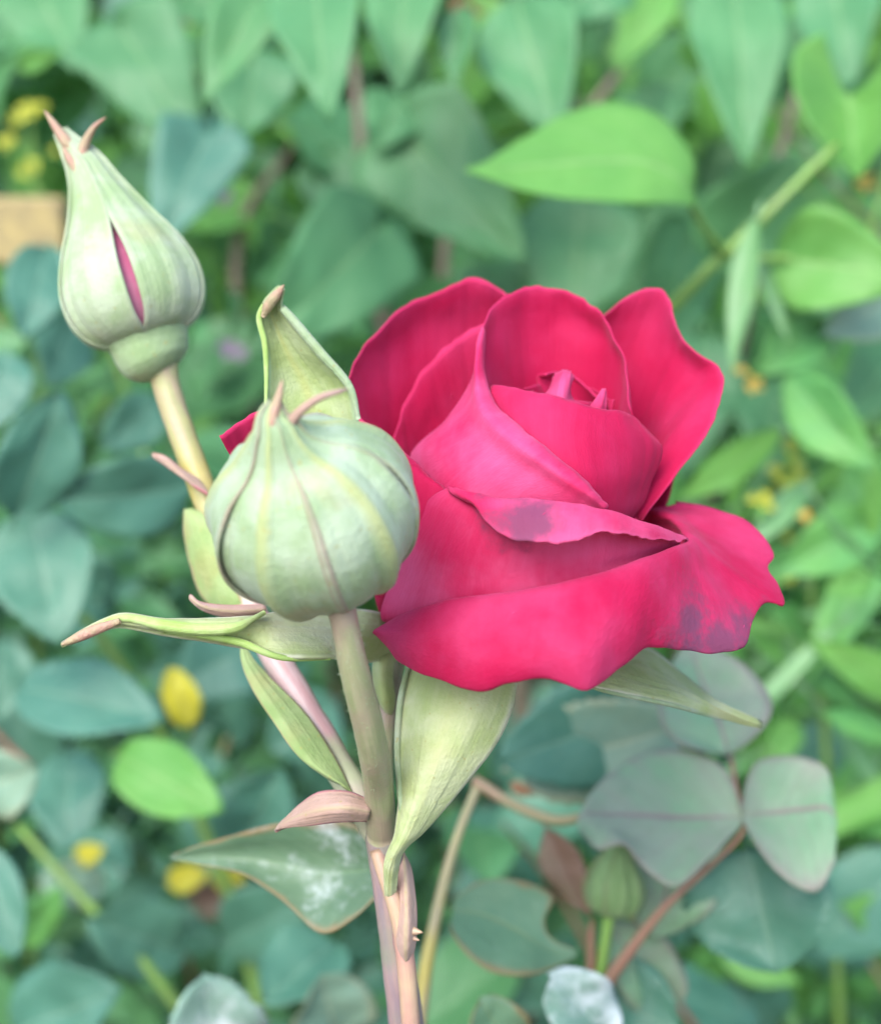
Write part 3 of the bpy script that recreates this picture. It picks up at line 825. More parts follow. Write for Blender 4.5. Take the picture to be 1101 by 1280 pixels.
# bracts and stipules along the stems
def bract(rows, mat, **k):
    return surf('bract', rows, M[mat], rose, **{**dict(nu=18, nv=26, ripple=0.0004, freq=150, thick=0.0005), **k})
bract([[(282, 770, 10), (295, 772, 8), (312, 772, 6)], [(252, 745, 12), (275, 745, 8), (300, 745, 6)], [(238, 705, 13), (260, 700, 9), (285, 695, 8)], [(230, 665, 14), (246, 660, 11), (265, 655, 10)], [(232, 638, 14), (240, 636, 13), (250, 640, 13)]], 'bract_green', seed=41)
bract([[(248, 600, 12), (256, 610, 10), (262, 620, 9)], [(225, 585, 12), (230, 596, 10), (240, 606, 9)], [(205, 570, 13), (208, 578, 12), (213, 586, 12)], [(190, 567, 14), (191, 569, 14), (193, 571, 14)]], 'bract', seed=42)
bract([[(440, 992, -13), (428, 982, -14), (412, 975, -13)], [(420, 950, -10), (395, 955, -13), (372, 945, -12)], [(385, 895, -6), (360, 905, -9), (340, 900, -8)], [(345, 855, -3), (330, 862, -5), (316, 862, -4)], [(316, 825, 0), (309, 828, -1), (302, 826, 0)], [(304, 800, 2), (303, 800, 2), (302, 800, 2)]], 'bract_green', seed=43)
bract([[(462, 1002, -20), (462, 1015, -22), (458, 1026, -20)], [(435, 990, -20), (430, 1010, -24), (425, 1027, -21)], [(395, 992, -18), (390, 1015, -21), (385, 1032, -19)], [(360, 1020, -15), (358, 1028, -16), (354, 1036, -15)], [(346, 1038, -13), (346, 1039, -13), (345, 1040, -13)]], 'bract', seed=44)
bract([[(503, 1208, -13), (508, 1212, -14), (512, 1208, -13)], [(493, 1180, -14), (507, 1184, -18), (519, 1178, -15)], [(494, 1140, -14), (508, 1140, -18), (520, 1140, -15)], [(496, 1090, -12), (506, 1090, -14), (514, 1095, -12)], [(500, 1064, -10), (502, 1064, -10), (505, 1066, -10)]], 'bract', seed=45)
bract([[(330, 768, -12), (332, 762, -13), (333, 756, -12)], [(290, 772, -14), (288, 764, -15), (286, 757, -14)], [(255, 764, -15), (253, 758, -16), (252, 753, -15)], [(237, 745, -15), (236, 744, -15), (235, 742, -15)]], 'bract', seed=46)

# ------------------------------------------------------------------ leaves
def profile(kind, u):
    if kind == 'heart':
        return (min(1, u/0.13)**0.5)*max(0, (1-u))**0.85*(1+0.55*u)
    if kind == 'ovate':
        return max(0, math.sin(math.pi*u**0.72))**0.85*(1-0.28*u)
    if kind == 'rose':
        return max(0, math.sin(math.pi*u**0.85))**0.62*0.98
    if kind == 'round':
        return max(0, math.sin(math.pi*u**0.9))**0.45
    if kind == 'lance':
        return max(0, math.sin(math.pi*u**0.8))**1.0
    return max(0, math.sin(math.pi*u**0.5))**0.6         # blade

def leaf_mesh(kind, L, Wd, mat, fold=0.25, curl=0.3, wave=0.06, serr=0.0, seed=0, stalk=0.12, nl=40, nw=10):
    rng = random.Random(seed)
    ph = rng.uniform(0, 6.28)
    pk = max(profile(kind, i/50) for i in range(51))
    V, UV = [], []
    for i in range(nl+1):
        u = i/nl
        hw = profile(kind, u)/pk*Wd/2
        # spine bends downwards towards the tip
        ang = -curl*u
        sx = L*(u if abs(curl) < 1e-4 else math.sin(curl*u)/curl)
        sz = -L*(0 if abs(curl) < 1e-4 else (1-math.cos(curl*u))/curl)
        for j in range(nw+1):
            q = j/nw*2-1
            k = hw*q
            if serr and abs(q) > 0.9:
                k *= 1 + serr*(0.5 - ((u*13 + 0.25) % 1))
            lobe = 0.0
            if kind == 'heart':
                lobe = -0.10*L*(q*q)*max(0, 1-u*3.5)**1.5
            z = abs(k)*math.sin(fold) + wave*Wd*math.sin(u*9+ph+ (1.6 if q > 0 else 0))*q*q
            z += 0.05*Wd*noise.noise(Vector((u*4, q*2, seed*1.7)))
            V.append((sx + lobe, k*math.cos(fold), sz + z))
            UV.append((u, j/nw))
    F = grid_faces(nl+1, nw+1)
    if stalk:                                # a thin petiole runs into the blade
        b0 = len(V); ns = 6
        for i in range(5):
            f = i/4
            x = -stalk*L*(1-f) + 0.05*L*f
            zz = -0.25*stalk*L*(1-f)**2 - 0.0006
            for k in range(ns):
                a = 2*math.pi*k/ns
                rr = 0.013*L*(1.2-0.7*f)
                V.append((x, rr*math.cos(a), zz + rr*math.sin(a)))
                UV.append((0.02, 0.5))
        F += [tuple(b0 + q for q in f4) for f4 in grid_faces(5, ns, True)]
    return mesh_from('leaf', V, F, mat, UV)

def frame(origin, xdir, ndir):
    x = Vector(xdir).normalized()
    z = Vector(ndir) - x*Vector(ndir).dot(x)
    z.normalize()
    y = z.cross(x)
    m = Matrix((x, y, z)).transposed().to_4x4()
    m.translation = origin
    return m

lcount = [0]
def leaf(parent, kind, mat, b, t, wpx, db, dt=None, roll=0, fold=0.3, curl=0.35, wave=0.05, serr=0.0, name='leaf', stalk=0.12):
    """b, t: base and tip of the blade (px); db, dt: their distances (m); wpx: width"""
    dt = db - 0.01 if dt is None else dt
    lcount[0] += 1
    B, T = at(b[0], b[1], db), at(t[0], t[1], dt)
    L = (T-B).length*(1 + 0.04*abs(curl))
    me = leaf_mesh(kind, L, wpx*(db+dt)/2/FPX/max(0.4, math.cos(fold)), M[mat], fold, curl, wave, serr, lcount[0], stalk)
    x = (T-B).normalized()
    tocam = (CAM - (B+T)/2).normalized()
    tocam = Matrix.Rotation(R(roll), 3, x) @ tocam
    o = bpy.data.objects.new(name, me)
    m = frame(B, x, tocam)
    # tilt so that the curled tip comes back to the aimed point
    m = m @ Matrix.Rotation(-curl*0.5, 4, 'Y')
    m.translation = B - thing_base(parent)
    o.matrix_local = m
    link(o, parent)
    md = o.modifiers.new('thickness', 'SOLIDIFY')
    md.thickness = 0.0003
    md.offset = 0
    return o

def shaped_leaf(parent, rows, mat, seed=0, ripple=0.0011, freq=70, nl=40, nw=28, thick=0.0004):
    """a leaf whose outline is irregular: rows run from the stalk to the tip, (px, py, mm)"""
    o = surf('leaf', rows, M[mat], parent, nu=nw, nv=nl, ripple=ripple, freq=freq, seed=seed, thick=thick, jag=0.0009)
    ul = o.data.uv_layers[0].data
    a = np.empty(len(ul)*2, np.float32); ul.foreach_get('uv', a)
    ul.foreach_set('uv', a.reshape(-1, 2)[:, ::-1].ravel())
    return o

# leaf of the red rose's own cane
shaped_leaf(rose, [[(482, 1068, 22), (484, 1085, 24), (482, 1110, 22)], [(440, 1030, 26), (440, 1090, 30), (440, 1150, 22)], [(390, 1027, 30), (395, 1090, 33), (400, 1167, 24)], [(340, 1031, 33), (345, 1078, 36), (355, 1127, 29)], [(285, 1046, 36), (290, 1072, 38), (305, 1094, 34)], [(240, 1061, 38), (242, 1072, 39), (250, 1081, 38)], [(213, 1071, 40), (212, 1072, 40), (213, 1074, 40)]], 'lf_rose_mild', 61)

# ------------------------------------------------------------------ low rose bush with bronze leaves
r2 = empty('rose_bush', Vector((0.10, 0.44, 0)))
tag(r2, 'low rose bush with bronze edged leaves and one tiny green bud', 'rose bush', 'rose bushes around the bloom')
cr = at(742, 1255, 0.385)
tube('cane', [cr, cr + Vector((0.005, 0.01, -0.15)), Vector((0.10, 0.44, 0.2)), Vector((0.10, 0.44, -0.02))], [0.0022, 0.0030, 0.0040, 0.005], M['stem_brown'], r2)
ptube('leaf_stalk', [(742, 1255, 0.385, 9), (775, 1205, 0.382, 8), (830, 1135, 0.378, 5.5), (890, 1080, 0.375, 4), (930, 1035, 0.375, 3.5), (920, 985, 0.377, 3), (912, 935, 0.380, 2.5)], M['stem_red'], r2, n=36, nseg=8)
shaped_leaf(r2, [[(928, 1015, 73), (930, 1022, 74), (928, 1030, 73)], [(905, 960, 78), (892, 1022, 74), (893, 1068, 66)], [(850, 937, 80), (845, 1022, 74), (845, 1110, 60)], [(800, 944, 79), (798, 1020, 72), (804, 1086, 61)], [(762, 967, 75), (758, 1018, 69), (778, 1058, 62)], [(737, 993, 70), (732, 1018, 66), (746, 1063, 62)], [(721, 1020, 66), (720, 1027, 64), (724, 1036, 62)]], 'lf_bronze', 62, ripple=0.0016)
shaped_leaf(r2, [[(926, 1012, 73), (927, 1018, 74), (928, 1026, 73)], [(942, 956, 78), (958, 1017, 75), (950, 1064, 67)], [(985, 945, 80), (995, 1013, 74), (985, 1101, 63)], [(1027, 957, 78), (1030, 1010, 72), (1022, 1114, 62)], [(1040, 985, 75), (1044, 1020, 71), (1045, 1075, 65)]], 'lf_bronze', 63, ripple=0.0014)
leaf(r2, 'ovate', 'lf_bronze', (912, 945), (858, 800), 140, 0.378, 0.400, roll=12, fold=0.25, curl=0.2, stalk=0.03)
leaf(r2, 'rose', 'lf_rose', (935, 1060), (970, 1215), 185, 0.392, 0.385, roll=8, fold=0.2, curl=0.4, serr=0.12)
leaf(r2, 'rose', 'lf_bronze', (850, 1050), (815, 1170), 120, 0.395, 0.390, roll=-14, fold=0.2, curl=0.3)
shaped_leaf(r2, [[(720, 1188, 72), (722, 1192, 72), (720, 1197, 72)], [(690, 1174, 72), (690, 1190, 71), (690, 1211, 68)], [(680, 1150, 73), (665, 1175, 70), (660, 1221, 63)], [(691, 1120, 76), (640, 1160, 70), (620, 1217, 61)], [(650, 1101, 76), (605, 1145, 69), (588, 1198, 61)], [(602, 1101, 74), (580, 1140, 68), (567, 1172, 63)], [(571, 1122, 70), (564, 1138, 67), (561, 1154, 65)]], 'lf_edge', 64, ripple=0.0013)
leaf(r2, 'rose', 'lf_pale', (650, 960), (860, 905), 130, 0.42, 0.41, roll=10, fold=0.25, curl=0.3, serr=0.12)
leaf(r2, 'rose', 'lf_rose', (860, 870), (625, 950), 150, 0.425, 0.41, roll=-10, fold=0.25, curl=0.4, serr=0.12)
leaf(r2, 'lance', 'lf_red', (682, 1036), (738, 1145), 55, 0.39, 0.385, roll=20, fold=0.2, curl=0.3)
leaf(r2, 'round', 'lf_mildew', (760, 1300), (690, 1222), 95, 0.362, 0.355, roll=15, fold=0.2, curl=0.3, wave=0.1)
leaf(r2, 'round', 'lf_bronze', (842, 1260), (760, 1160), 90, 0.40, 0.395, roll=15, fold=0.2)
leaf(r2, 'round', 'lf_edge', (640, 1320), (600, 1250), 80, 0.365, 0.36, roll=5)
leaf(r2, 'rose', 'lf_rose', (740, 1240), (850, 1290), 120, 0.40, 0.39)
ptube('leaf_stalk', [(592, 975, 0.40, 7), (640, 1005, 0.395, 7), (690, 1025, 0.39, 7), (724, 1022, 0.388, 6), (760, 1010, 0.39, 5)], M['stem_brown'], r2, nseg=8)
ptube('leaf_stalk', [(596, 985, 0.375, 6), (574, 1040, 0.37, 6), (556, 1100, 0.368, 7), (540, 1170, 0.366, 8), (530, 1230, 0.366, 9), (526, 1330, 0.372, 10), (560, 1600, 0.40, 11)], M['stem_gold'], r2, nseg=10)
ptube('leaf_stalk', [(740, 1150, 0.384, 3), (738, 1200, 0.385, 6), (742, 1250, 0.386, 7)], M['stem_red'], r2, nseg=8, n=14)
ptube('bud_stem', [(762, 1140, 0.383, 7), (756, 1180, 0.384, 7), (746, 1250, 0.386, 8)], M['stem_green'], r2, nseg=8, n=14)
bud('rosebud', [(765, 1146, 6), (766, 1138, 22), (769, 1120, 30), (770, 1100, 29), (771, 1085, 22), (773, 1070, 14), (775, 1056, 7), (776, 1046, 2)], 0.383, [10, 82, 154, 226, -62], lambda t, s: 37, r2, 'hip', 'bud_dull', 'tiny green rosebud among bronze leaves', tcore=0.7, midrib=0.0003)

# ------------------------------------------------------------------ left rose bush
r3 = empty('rose_bush', Vector((-0.14, 0.56, 0)))
tag(r3, 'bushy rose shrub with many blue green leaves, no flowers', 'rose bush', 'rose bushes around the bloom')
for L_ in [
    ('rose', 'lf_rose', (20, 645), (75, 490), 105, 0.46, 0.45, 10), ('rose', 'lf_rose', (240, 610), (70, 625), 105, 0.48, 0.46, -12),
    ('rose', 'lf_rose', (40, 640), (75, 800), 130, 0.48, 0.46, 8), ('rose', 'lf_rose', (25, 860), (200, 900), 105, 0.50, 0.48, -10),
    ('rose', 'lf_bright', (150, 945), (275, 1015), 90, 0.48, 0.46, 8), ('rose', 'lf_rose', (90, 940), (85, 1060), 95, 0.52, 0.50, 0),
    ('rose', 'lf_pale', (-30, 990), (45, 960), 90, 0.46, 0.45, 10), ('rose', 'lf_rose', (-20, 1060), (20, 1195), 70, 0.45, 0.44, 10),
    ('rose', 'lf_rose', (0, 800), (-5, 900), 90, 0.55, 0.54, 0), ('rose', 'lf_rose', (230, 1190), (110, 1150), 100, 0.54, 0.52, -8),
    ('round', 'lf_mildew', (262, 1390), (255, 1224), 150, 0.40, 0.385, 12), ('rose', 'lf_rose', (20, 1290), (150, 1240), 130, 0.50, 0.48, 0),
    ('rose', 'lf_rose', (420, 1180), (330, 1255), 110, 0.47, 0.45, 10), ('round', 'lf_pale', (420, 1310), (400, 1220), 110, 0.45, 0.44, 6),
    ('rose', 'lf_rose', (330, 800), (220, 860), 100, 0.56, 0.55, 0), ('rose', 'lf_rose', (140, 760), (40, 720), 110, 0.56, 0.54, 0),
    ('rose', 'lf_rose', (300, 1060), (350, 960), 90, 0.50, 0.49, 0), ('rose', 'lf_weed', (30, 1180), (75, 1110), 45, 0.55, 0.54, 10),
    ('rose', 'lf_rose', (200, 500), (130, 560), 70, 0.55, 0.54, 0), ('rose', 'lf_rose', (10, 440), (-20, 540), 90, 0.50, 0.49, 10),
    ('rose', 'lf_rose', (60, 310), (30, 420), 80, 0.52, 0.5, 0), ('rose', 'lf_rose', (90, 400), (60, 480), 80, 0.55, 0.53, 0),
    ('round', 'lf_yellow', (238, 908), (212, 836), 46, 0.50, 0.495, 20), ('rose', 'lf_rose', (280, 1180), (390, 1120), 100, 0.55, 0.53, 0),
    ('rose', 'lf_yellow', (210, 1105), (260, 1090), 34, 0.58, 0.57, 0), ('rose', 'lf_yellow', (265, 1095), (305, 1100), 30, 0.58, 0.57, 0),
    ('rose', 'lf_yellow', (95, 1075), (130, 1060), 28, 0.56, 0.55, 0), ('rose', 'lf_red', (240, 1130), (300, 1120), 45, 0.59, 0.58, 0),
    ('rose', 'lf_pale', (130, 1110), (50, 1100), 60, 0.56, 0.55, 0), ('rose', 'lf_rose', (420, 880), (340, 940), 100, 0.55, 0.54, 0)]:
    k, m, b, t, wp, db, dt, rl = L_
    leaf(r3, k, m, b, t, wp, db, dt, roll=rl + random.Random(lcount[0]).uniform(-14, 14), serr=0.14, fold=0.22)
ptube('cane', [(20, 1030, 0.53, 5), (100, 1120, 0.53, 6), (200, 1230, 0.53, 7), (300, 1400, 0.55, 8), (330, 1700, 0.60, 9)], M['stem_green'], r3, nseg=8)
ptube('cane', [(0, 740, 0.50, 5), (30, 730, 0.50, 6), (130, 800, 0.53, 6), (240, 1000, 0.56, 7), (330, 1300, 0.58, 8), (330, 1700, 0.62, 9)], M['stem_green'], r3, nseg=8)
tube('cane', [at(330, 1690, 0.61), Vector((-0.13, 0.56, 0.2)), Vector((-0.14, 0.56, -0.02))], [0.003, 0.004, 0.005], M['bark'], r3, nseg=8)

# ------------------------------------------------------------------ lilac shrub behind
lil = empty('lilac_shrub', Vector((0.05, 0.72, 0)))
tag(lil, 'tall leafy shrub with smooth pointed oval leaves rising behind the rose', 'shrub')
for L_ in [
    ('ovate', 'lf_lilac', (392, -40), (413, 148), 118, 0.50, 0.47, 8, 0.3, 0.45), ('ovate', 'lf_lilac', (335, -20), (256, 132), 85, 0.52, 0.50, 18, 0.35, 0.4),
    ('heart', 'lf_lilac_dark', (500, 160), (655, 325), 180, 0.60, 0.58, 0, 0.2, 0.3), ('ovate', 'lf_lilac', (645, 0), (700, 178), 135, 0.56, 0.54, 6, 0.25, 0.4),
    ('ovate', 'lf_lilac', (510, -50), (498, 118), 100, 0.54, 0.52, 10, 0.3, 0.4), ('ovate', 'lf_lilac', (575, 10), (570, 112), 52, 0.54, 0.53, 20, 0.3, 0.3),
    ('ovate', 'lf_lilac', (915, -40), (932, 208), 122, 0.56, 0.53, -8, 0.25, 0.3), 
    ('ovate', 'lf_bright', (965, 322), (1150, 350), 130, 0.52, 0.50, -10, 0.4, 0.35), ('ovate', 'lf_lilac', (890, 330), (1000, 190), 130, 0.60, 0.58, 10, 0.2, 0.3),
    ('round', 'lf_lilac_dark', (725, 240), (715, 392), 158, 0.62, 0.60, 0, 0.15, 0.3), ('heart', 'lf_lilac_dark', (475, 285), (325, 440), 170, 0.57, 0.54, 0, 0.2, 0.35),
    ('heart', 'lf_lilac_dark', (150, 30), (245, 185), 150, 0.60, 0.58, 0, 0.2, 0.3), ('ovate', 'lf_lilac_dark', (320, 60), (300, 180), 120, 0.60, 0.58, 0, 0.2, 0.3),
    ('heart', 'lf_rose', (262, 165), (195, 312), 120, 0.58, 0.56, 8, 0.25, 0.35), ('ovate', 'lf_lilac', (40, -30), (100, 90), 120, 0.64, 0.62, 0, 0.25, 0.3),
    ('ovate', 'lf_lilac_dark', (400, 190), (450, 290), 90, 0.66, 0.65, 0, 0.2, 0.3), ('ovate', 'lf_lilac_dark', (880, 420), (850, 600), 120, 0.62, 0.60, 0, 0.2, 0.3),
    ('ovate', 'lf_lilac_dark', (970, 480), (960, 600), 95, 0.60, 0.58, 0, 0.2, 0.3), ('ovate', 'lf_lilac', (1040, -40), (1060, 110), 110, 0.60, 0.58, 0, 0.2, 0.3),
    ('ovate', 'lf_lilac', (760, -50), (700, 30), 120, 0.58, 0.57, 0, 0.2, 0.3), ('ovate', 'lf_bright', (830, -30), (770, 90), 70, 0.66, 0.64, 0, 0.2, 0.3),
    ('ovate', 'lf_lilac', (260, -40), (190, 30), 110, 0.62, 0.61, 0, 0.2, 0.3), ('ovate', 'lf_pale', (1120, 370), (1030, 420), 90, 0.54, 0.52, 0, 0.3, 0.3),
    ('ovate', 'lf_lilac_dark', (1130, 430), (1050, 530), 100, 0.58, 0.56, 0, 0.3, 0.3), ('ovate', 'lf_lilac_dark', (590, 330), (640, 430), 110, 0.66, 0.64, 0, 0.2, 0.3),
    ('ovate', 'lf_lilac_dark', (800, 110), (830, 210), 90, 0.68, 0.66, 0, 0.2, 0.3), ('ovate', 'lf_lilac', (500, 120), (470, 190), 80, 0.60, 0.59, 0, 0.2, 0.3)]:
    k, m, b, t, wp, db, dt, rl, fo, cu = L_
    leaf(lil, k, m, b, t, wp, db, dt, roll=rl, fold=fo, curl=cu)
shaped_leaf(lil, [[(866, 243, 172), (869, 250, 170), (870, 258, 170)], [(866, 196, 180), (848, 222, 168), (845, 254, 164)], [(825, 146, 188), (805, 203, 167), (800, 254, 156)], [(765, 126, 190), (755, 201, 165), (748, 252, 153)], [(700, 146, 184), (700, 205, 162), (698, 247, 152)], [(645, 178, 170), (645, 210, 158), (645, 236, 151)], [(605, 202, 158), (606, 212, 153), (606, 222, 150)], [(582, 210, 150), (581, 212, 150), (582, 215, 150)]], 'lf_bright', 71, ripple=0.0016, freq=45)
shaped_leaf(lil, [[(1028, 40, 222), (1058, 118, 226), (1108, 78, 214)], [(995, 62, 216), (1061, 138, 224), (1128, 115, 208)], [(993, 115, 208), (1064, 160, 218), (1122, 152, 200)], [(1018, 166, 202), (1067, 185, 210), (1102, 184, 196)], [(1050, 200, 200), (1070, 206, 204), (1086, 205, 198)], [(1070, 219, 196), (1071, 222, 197), (1073, 219, 196)]], 'lf_bright', 72, ripple=0.0012, freq=45)
ptube('branch', [(1045, 180, 0.500, 4.5), (990, 235, 0.502, 6), (940, 285, 0.505, 7), (905, 318, 0.508, 7.5), (860, 362, 0.515, 7.5), (760, 480, 0.56, 9), (640, 700, 0.66, 12)], M['stem_green'], lil, nseg=10)
ptube('leaf_stalk', [(862, 252, 0.47, 5), (880, 285, 0.485, 5), (905, 318, 0.508, 7)], M['stem_green'], lil, nseg=8, n=12)
ptube('leaf_stalk', [(985, 322, 0.515, 4), (945, 322, 0.512, 5), (905, 318, 0.508, 6)], M['stem_green'], lil, nseg=8, n=12)
b0 = at(640, 690, 0.655)
tube('branch', [b0, Vector((0.05, 0.70, 0.35)), Vector((0.05, 0.72, -0.02))], [0.004, 0.007, 0.010], M['bark'], lil)
for (x0, y0, x1, y1, d_) in [(440, 60, 470, 330, 0.66), (380, 150, 300, 420, 0.7), (800, 40, 690, 330, 0.68), (560, 240, 560, 480, 0.70), (1010, 60, 930, 400, 0.66)]:
    p, q = at(x0, y0, d_), at(x1, y1, d_)
    tube('branch', [p, q, Vector((q.x*0.5+0.03, 0.72, 0.4)), Vector((0.05, 0.72, 0.0))], [0.0015, 0.003, 0.006, 0.009], M['bark'], lil, nseg=8)

# ------------------------------------------------------------------ weeds with yellow buds, stem-away side
wd = empty('garden_weed', Vector((0.17, 0.56, 0)))
tag(wd, 'bright green weed with narrow leaves and small yellow bud clusters', 'weed')
for L_ in [('lance', 'blade', (945, 270), (915, 470), 36, 0.50, 0.49, 20), ('blade', 'blade', (950, 330), (985, 425), 18, 0.52, 0.51, 0),
           ('lance', 'lf_weed', (1030, 400), (945, 470), 75, 0.53, 0.52, 0), ('lance', 'lf_weed', (985, 470), (1095, 590), 85, 0.52, 0.50, 15),
           ('lance', 'lf_weed', (1110, 640), (960, 720), 80, 0.53, 0.52, -10), ('lance', 'lf_weed', (1080, 600), (1020, 720), 60, 0.55, 0.54, 0),
           ('lance', 'lf_weed', (1100, 700), (1010, 840), 60, 0.53, 0.52, 10), ('lance', 'lf_bright', (1090, 720), (1030, 740), 40, 0.51, 0.50, 0),
           ('lance', 'blade', (1015, 600), (930, 690), 35, 0.54, 0.53, 0), ('lance', 'lf_weed', (1060, 760), (1010, 850), 50, 0.56, 0.55, 0),
           ('lance', 'lf_bright', (1110, 1150), (1050, 1130), 50, 0.55, 0.54, 0), ('lance', 'lf_bright', (900, 1190), (1000, 1230), 50, 0.55, 0.54, 0),
           ('lance', 'lf_weed', (1105, 560), (1050, 650), 60, 0.56, 0.55, 0), ('lance', 'lf_bright', (990, 900), (970, 960), 40, 0.55, 0.54, 0),
           ('lance', 'lf_weed', (930, 720), (1010, 690), 50, 0.58, 0.57, 0)]:
    k, m, b, t, wp, db, dt, rl = L_
    leaf(wd, k, m, b, t, wp, db, dt, roll=rl, fold=0.3, serr=0.1)
ptube('stalk', [(1000, 560, 0.56, 3), (1010, 700, 0.56, 4), (1030, 900, 0.57, 5), (1050, 1300, 0.6, 5), (1060, 1700, 0.64, 6)], M['stem_green'], wd, nseg=8)
tube('stalk', [at(1060, 1690, 0.64), Vector((0.17, 0.56, 0.15)), Vector((0.17, 0.56, -0.02))], [0.002, 0.003, 0.004], M['stem_green'], wd, nseg=8)

def ball_mesh(r, seed, mat):
    """a small five-petalled flower with a domed middle"""
    rr_ = random.Random(seed)
    V, F = [], []
    for k in range(5):
        a = 2*math.pi*k/5 + rr_.uniform(-.2, .2)
        lift = rr_.uniform(0.1, 0.7)
        c, s_ = math.cos(a), math.sin(a)
        b = len(V)
        for (x, y, z) in [(0.1, 0, 0), (0.5, -.32, .10), (0.5, 0, .0), (0.5, .32, .10), (0.95, -.30, .05), (1.0, 0, -.05), (0.95, .30, .05), (1.15, 0, -.15)]:
            z += lift*x
            V.append(Vector((c*x - s_*y, s_*x + c*y, z))*r)
        F += [(b, b+1, b+2), (b, b+2, b+3), (b+1, b+4, b+5, b+2), (b+2, b+5, b+6, b+3), (b+4, b+7, b+5), (b+5, b+7, b+6)]
    b = len(V)
    for i in range(4):
        for k in range(8):
            th, a = math.pi/2*i/3.2, 2*math.pi*k/8
            V.append(Vector((math.cos(th)*math.cos(a)*.3, math.cos(th)*math.sin(a)*.3, .15 + .3*math.sin(th)))*r)
    F += [tuple(b+q for q in f) for f in grid_faces(4, 8, True)]
    tilt = Matrix.Rotation(R(60 + rr_.uniform(-30, 30)), 3, 'X') @ Matrix.Rotation(rr_.uniform(0, 6), 3, 'Z')
    return mesh_from('flower', [tilt @ v for v in V], F, mat, [(0.5, 0.7)]*len(V))
def flower_bud(parent, px, py, d, rpx, mat):
    lcount[0] += 1
    o = bpy.data.objects.new('flower', ball_mesh(rpx*d/FPX, lcount[0], M[mat]))
    o.location = at(px, py, d) - thing_base(parent)
    return link(o, parent)
rg = random.Random(4)
for i in range(34):
    flower_bud(wd, 985 + rg.gauss(0, 18), 590 + rg.gauss(0, 38), 0.56 + rg.uniform(-.01, .02), rg.uniform(5, 10), 'yellow' if i % 3 else 'lf_bright')
for (x, y, r_, m) in [(925, 465, 11, 'orange'), (943, 482, 11, 'orange'), (1012, 350, 10, 'orange'), (1018, 408, 10, 'orange'), (1080, 228, 12, 'orange'), (985, 540, 9, 'lf_pale'), (1006, 645, 8, 'orange'), (942, 628, 9, 'yellow'), (955, 622, 8, 'yellow'), (948, 640, 9, 'lf_bright'), (960, 634, 8, 'yellow')]:
    flower_bud(wd, x, y, 0.53, r_, m)

# yellow flowering plant behind the slender bud
yf = empty('flowering_plant', Vector((-0.20, 0.68, 0)))
tag(yf, 'thin plant with scattered yellow flowers behind the slender bud', 'plant')
for (x, y, r_) in [(35, 140, 13), (20, 150, 8), (12, 175, 8), (40, 208, 10), (8, 182, 10), (30, 215, 8), (285, 180, 11), (52, 135, 9), (70, 190, 7)]:
    flower_bud(yf, x, y, 0.66, r_, 'yellow')
for (x, y, r_, m) in [(280, 248, 11, 'purple'), (285, 435, 12, 'purple'), (300, 442, 9, 'purple')]:
    flower_bud(yf, x, y, 0.62, r_, m)
for L_ in [('ovate', 'lf_bright', (22, 82), (78, 62), 28, 0.60, 0.59, 0), ('ovate', 'lf_bright', (60, 230), (20, 190), 50, 0.68, 0.67, 0), ('ovate', 'lf_bright', (120, 200), (150, 180), 40, 0.68, 0.67, 0), ('ovate', 'lf_weed', (50, 160), (0, 110), 60, 0.7, 0.69, 0), ('ovate', 'lf_weed', (90, 170), (30, 240), 70, 0.72, 0.71, 0)]:
    k, m, b, t, wp, db, dt, rl = L_
    leaf(yf, k, m, b, t, wp, db, dt, roll=rl)
ptube('stalk', [(36, 140, 0.665, 2), (45, 260, 0.67, 3), (50, 600, 0.68, 4), (40, 1200, 0.76, 5)], M['stem_green'], yf, nseg=8)
tube('stalk', [at(40, 1190, 0.76), Vector((-0.20, 0.69, 0.2)), Vector((-0.20, 0.68, -0.02))], [0.002, 0.003, 0.004], M['stem_green'], yf, nseg=8)

# dry leaves caught in the shrub
for (x, y, L_, d_) in [(585, 8, 42, 0.6), (222, 22, 34, 0.6), (655, 985, 30, 0.43), (640, 40, 20, 0.75)]:
    o = leaf(lil if y < 500 else r2, 'ovate', 'lf_red' if y > 500 else 'lf_yellow', (x-L_/2, y-6), (x+L_/2, y+8), L_*0.6, d_, d_, roll=30, curl=0.8, name='leaf')
    o.data.materials[0] = M['dry']

# ------------------------------------------------------------------ board behind the slender bud
bd_c = at(20, 288, 0.60)
board = empty('wooden_sign', Vector((bd_c.x - 0.04, bd_c.y, 0)))
tag(board, 'weathered yellow wooden board on a stake behind the slender bud', 'board')
def boxmesh(name, c, s, mat):
    V = [(c[0]+sx*s[0], c[1]+sy*s[1], c[2]+sz*s[2]) for sz in (-1, 1) for sx, sy in ((-1, -1), (1, -1), (1, 1), (-1, 1))]
    F = [(3, 2, 1, 0), (4, 5, 6, 7), (0, 1, 5, 4), (1, 2, 6, 5), (2, 3, 7, 6), (3, 0, 4, 7)]
    o = bpy.data.objects.new(name, mesh_from(name, V, F, mat, smooth=False))
    md = o.modifiers.new('bevel', 'BEVEL'); md.width = 0.002; md.segments = 2
    return o
link(boxmesh('plank', (0.02, 0, bd_c.z), (0.040, 0.007, 0.0128), M['board']), board)
link(boxmesh('stake', (0.0, 0.0185, bd_c.z/2), (0.010, 0.010, bd_c.z/2), M['board']), board)

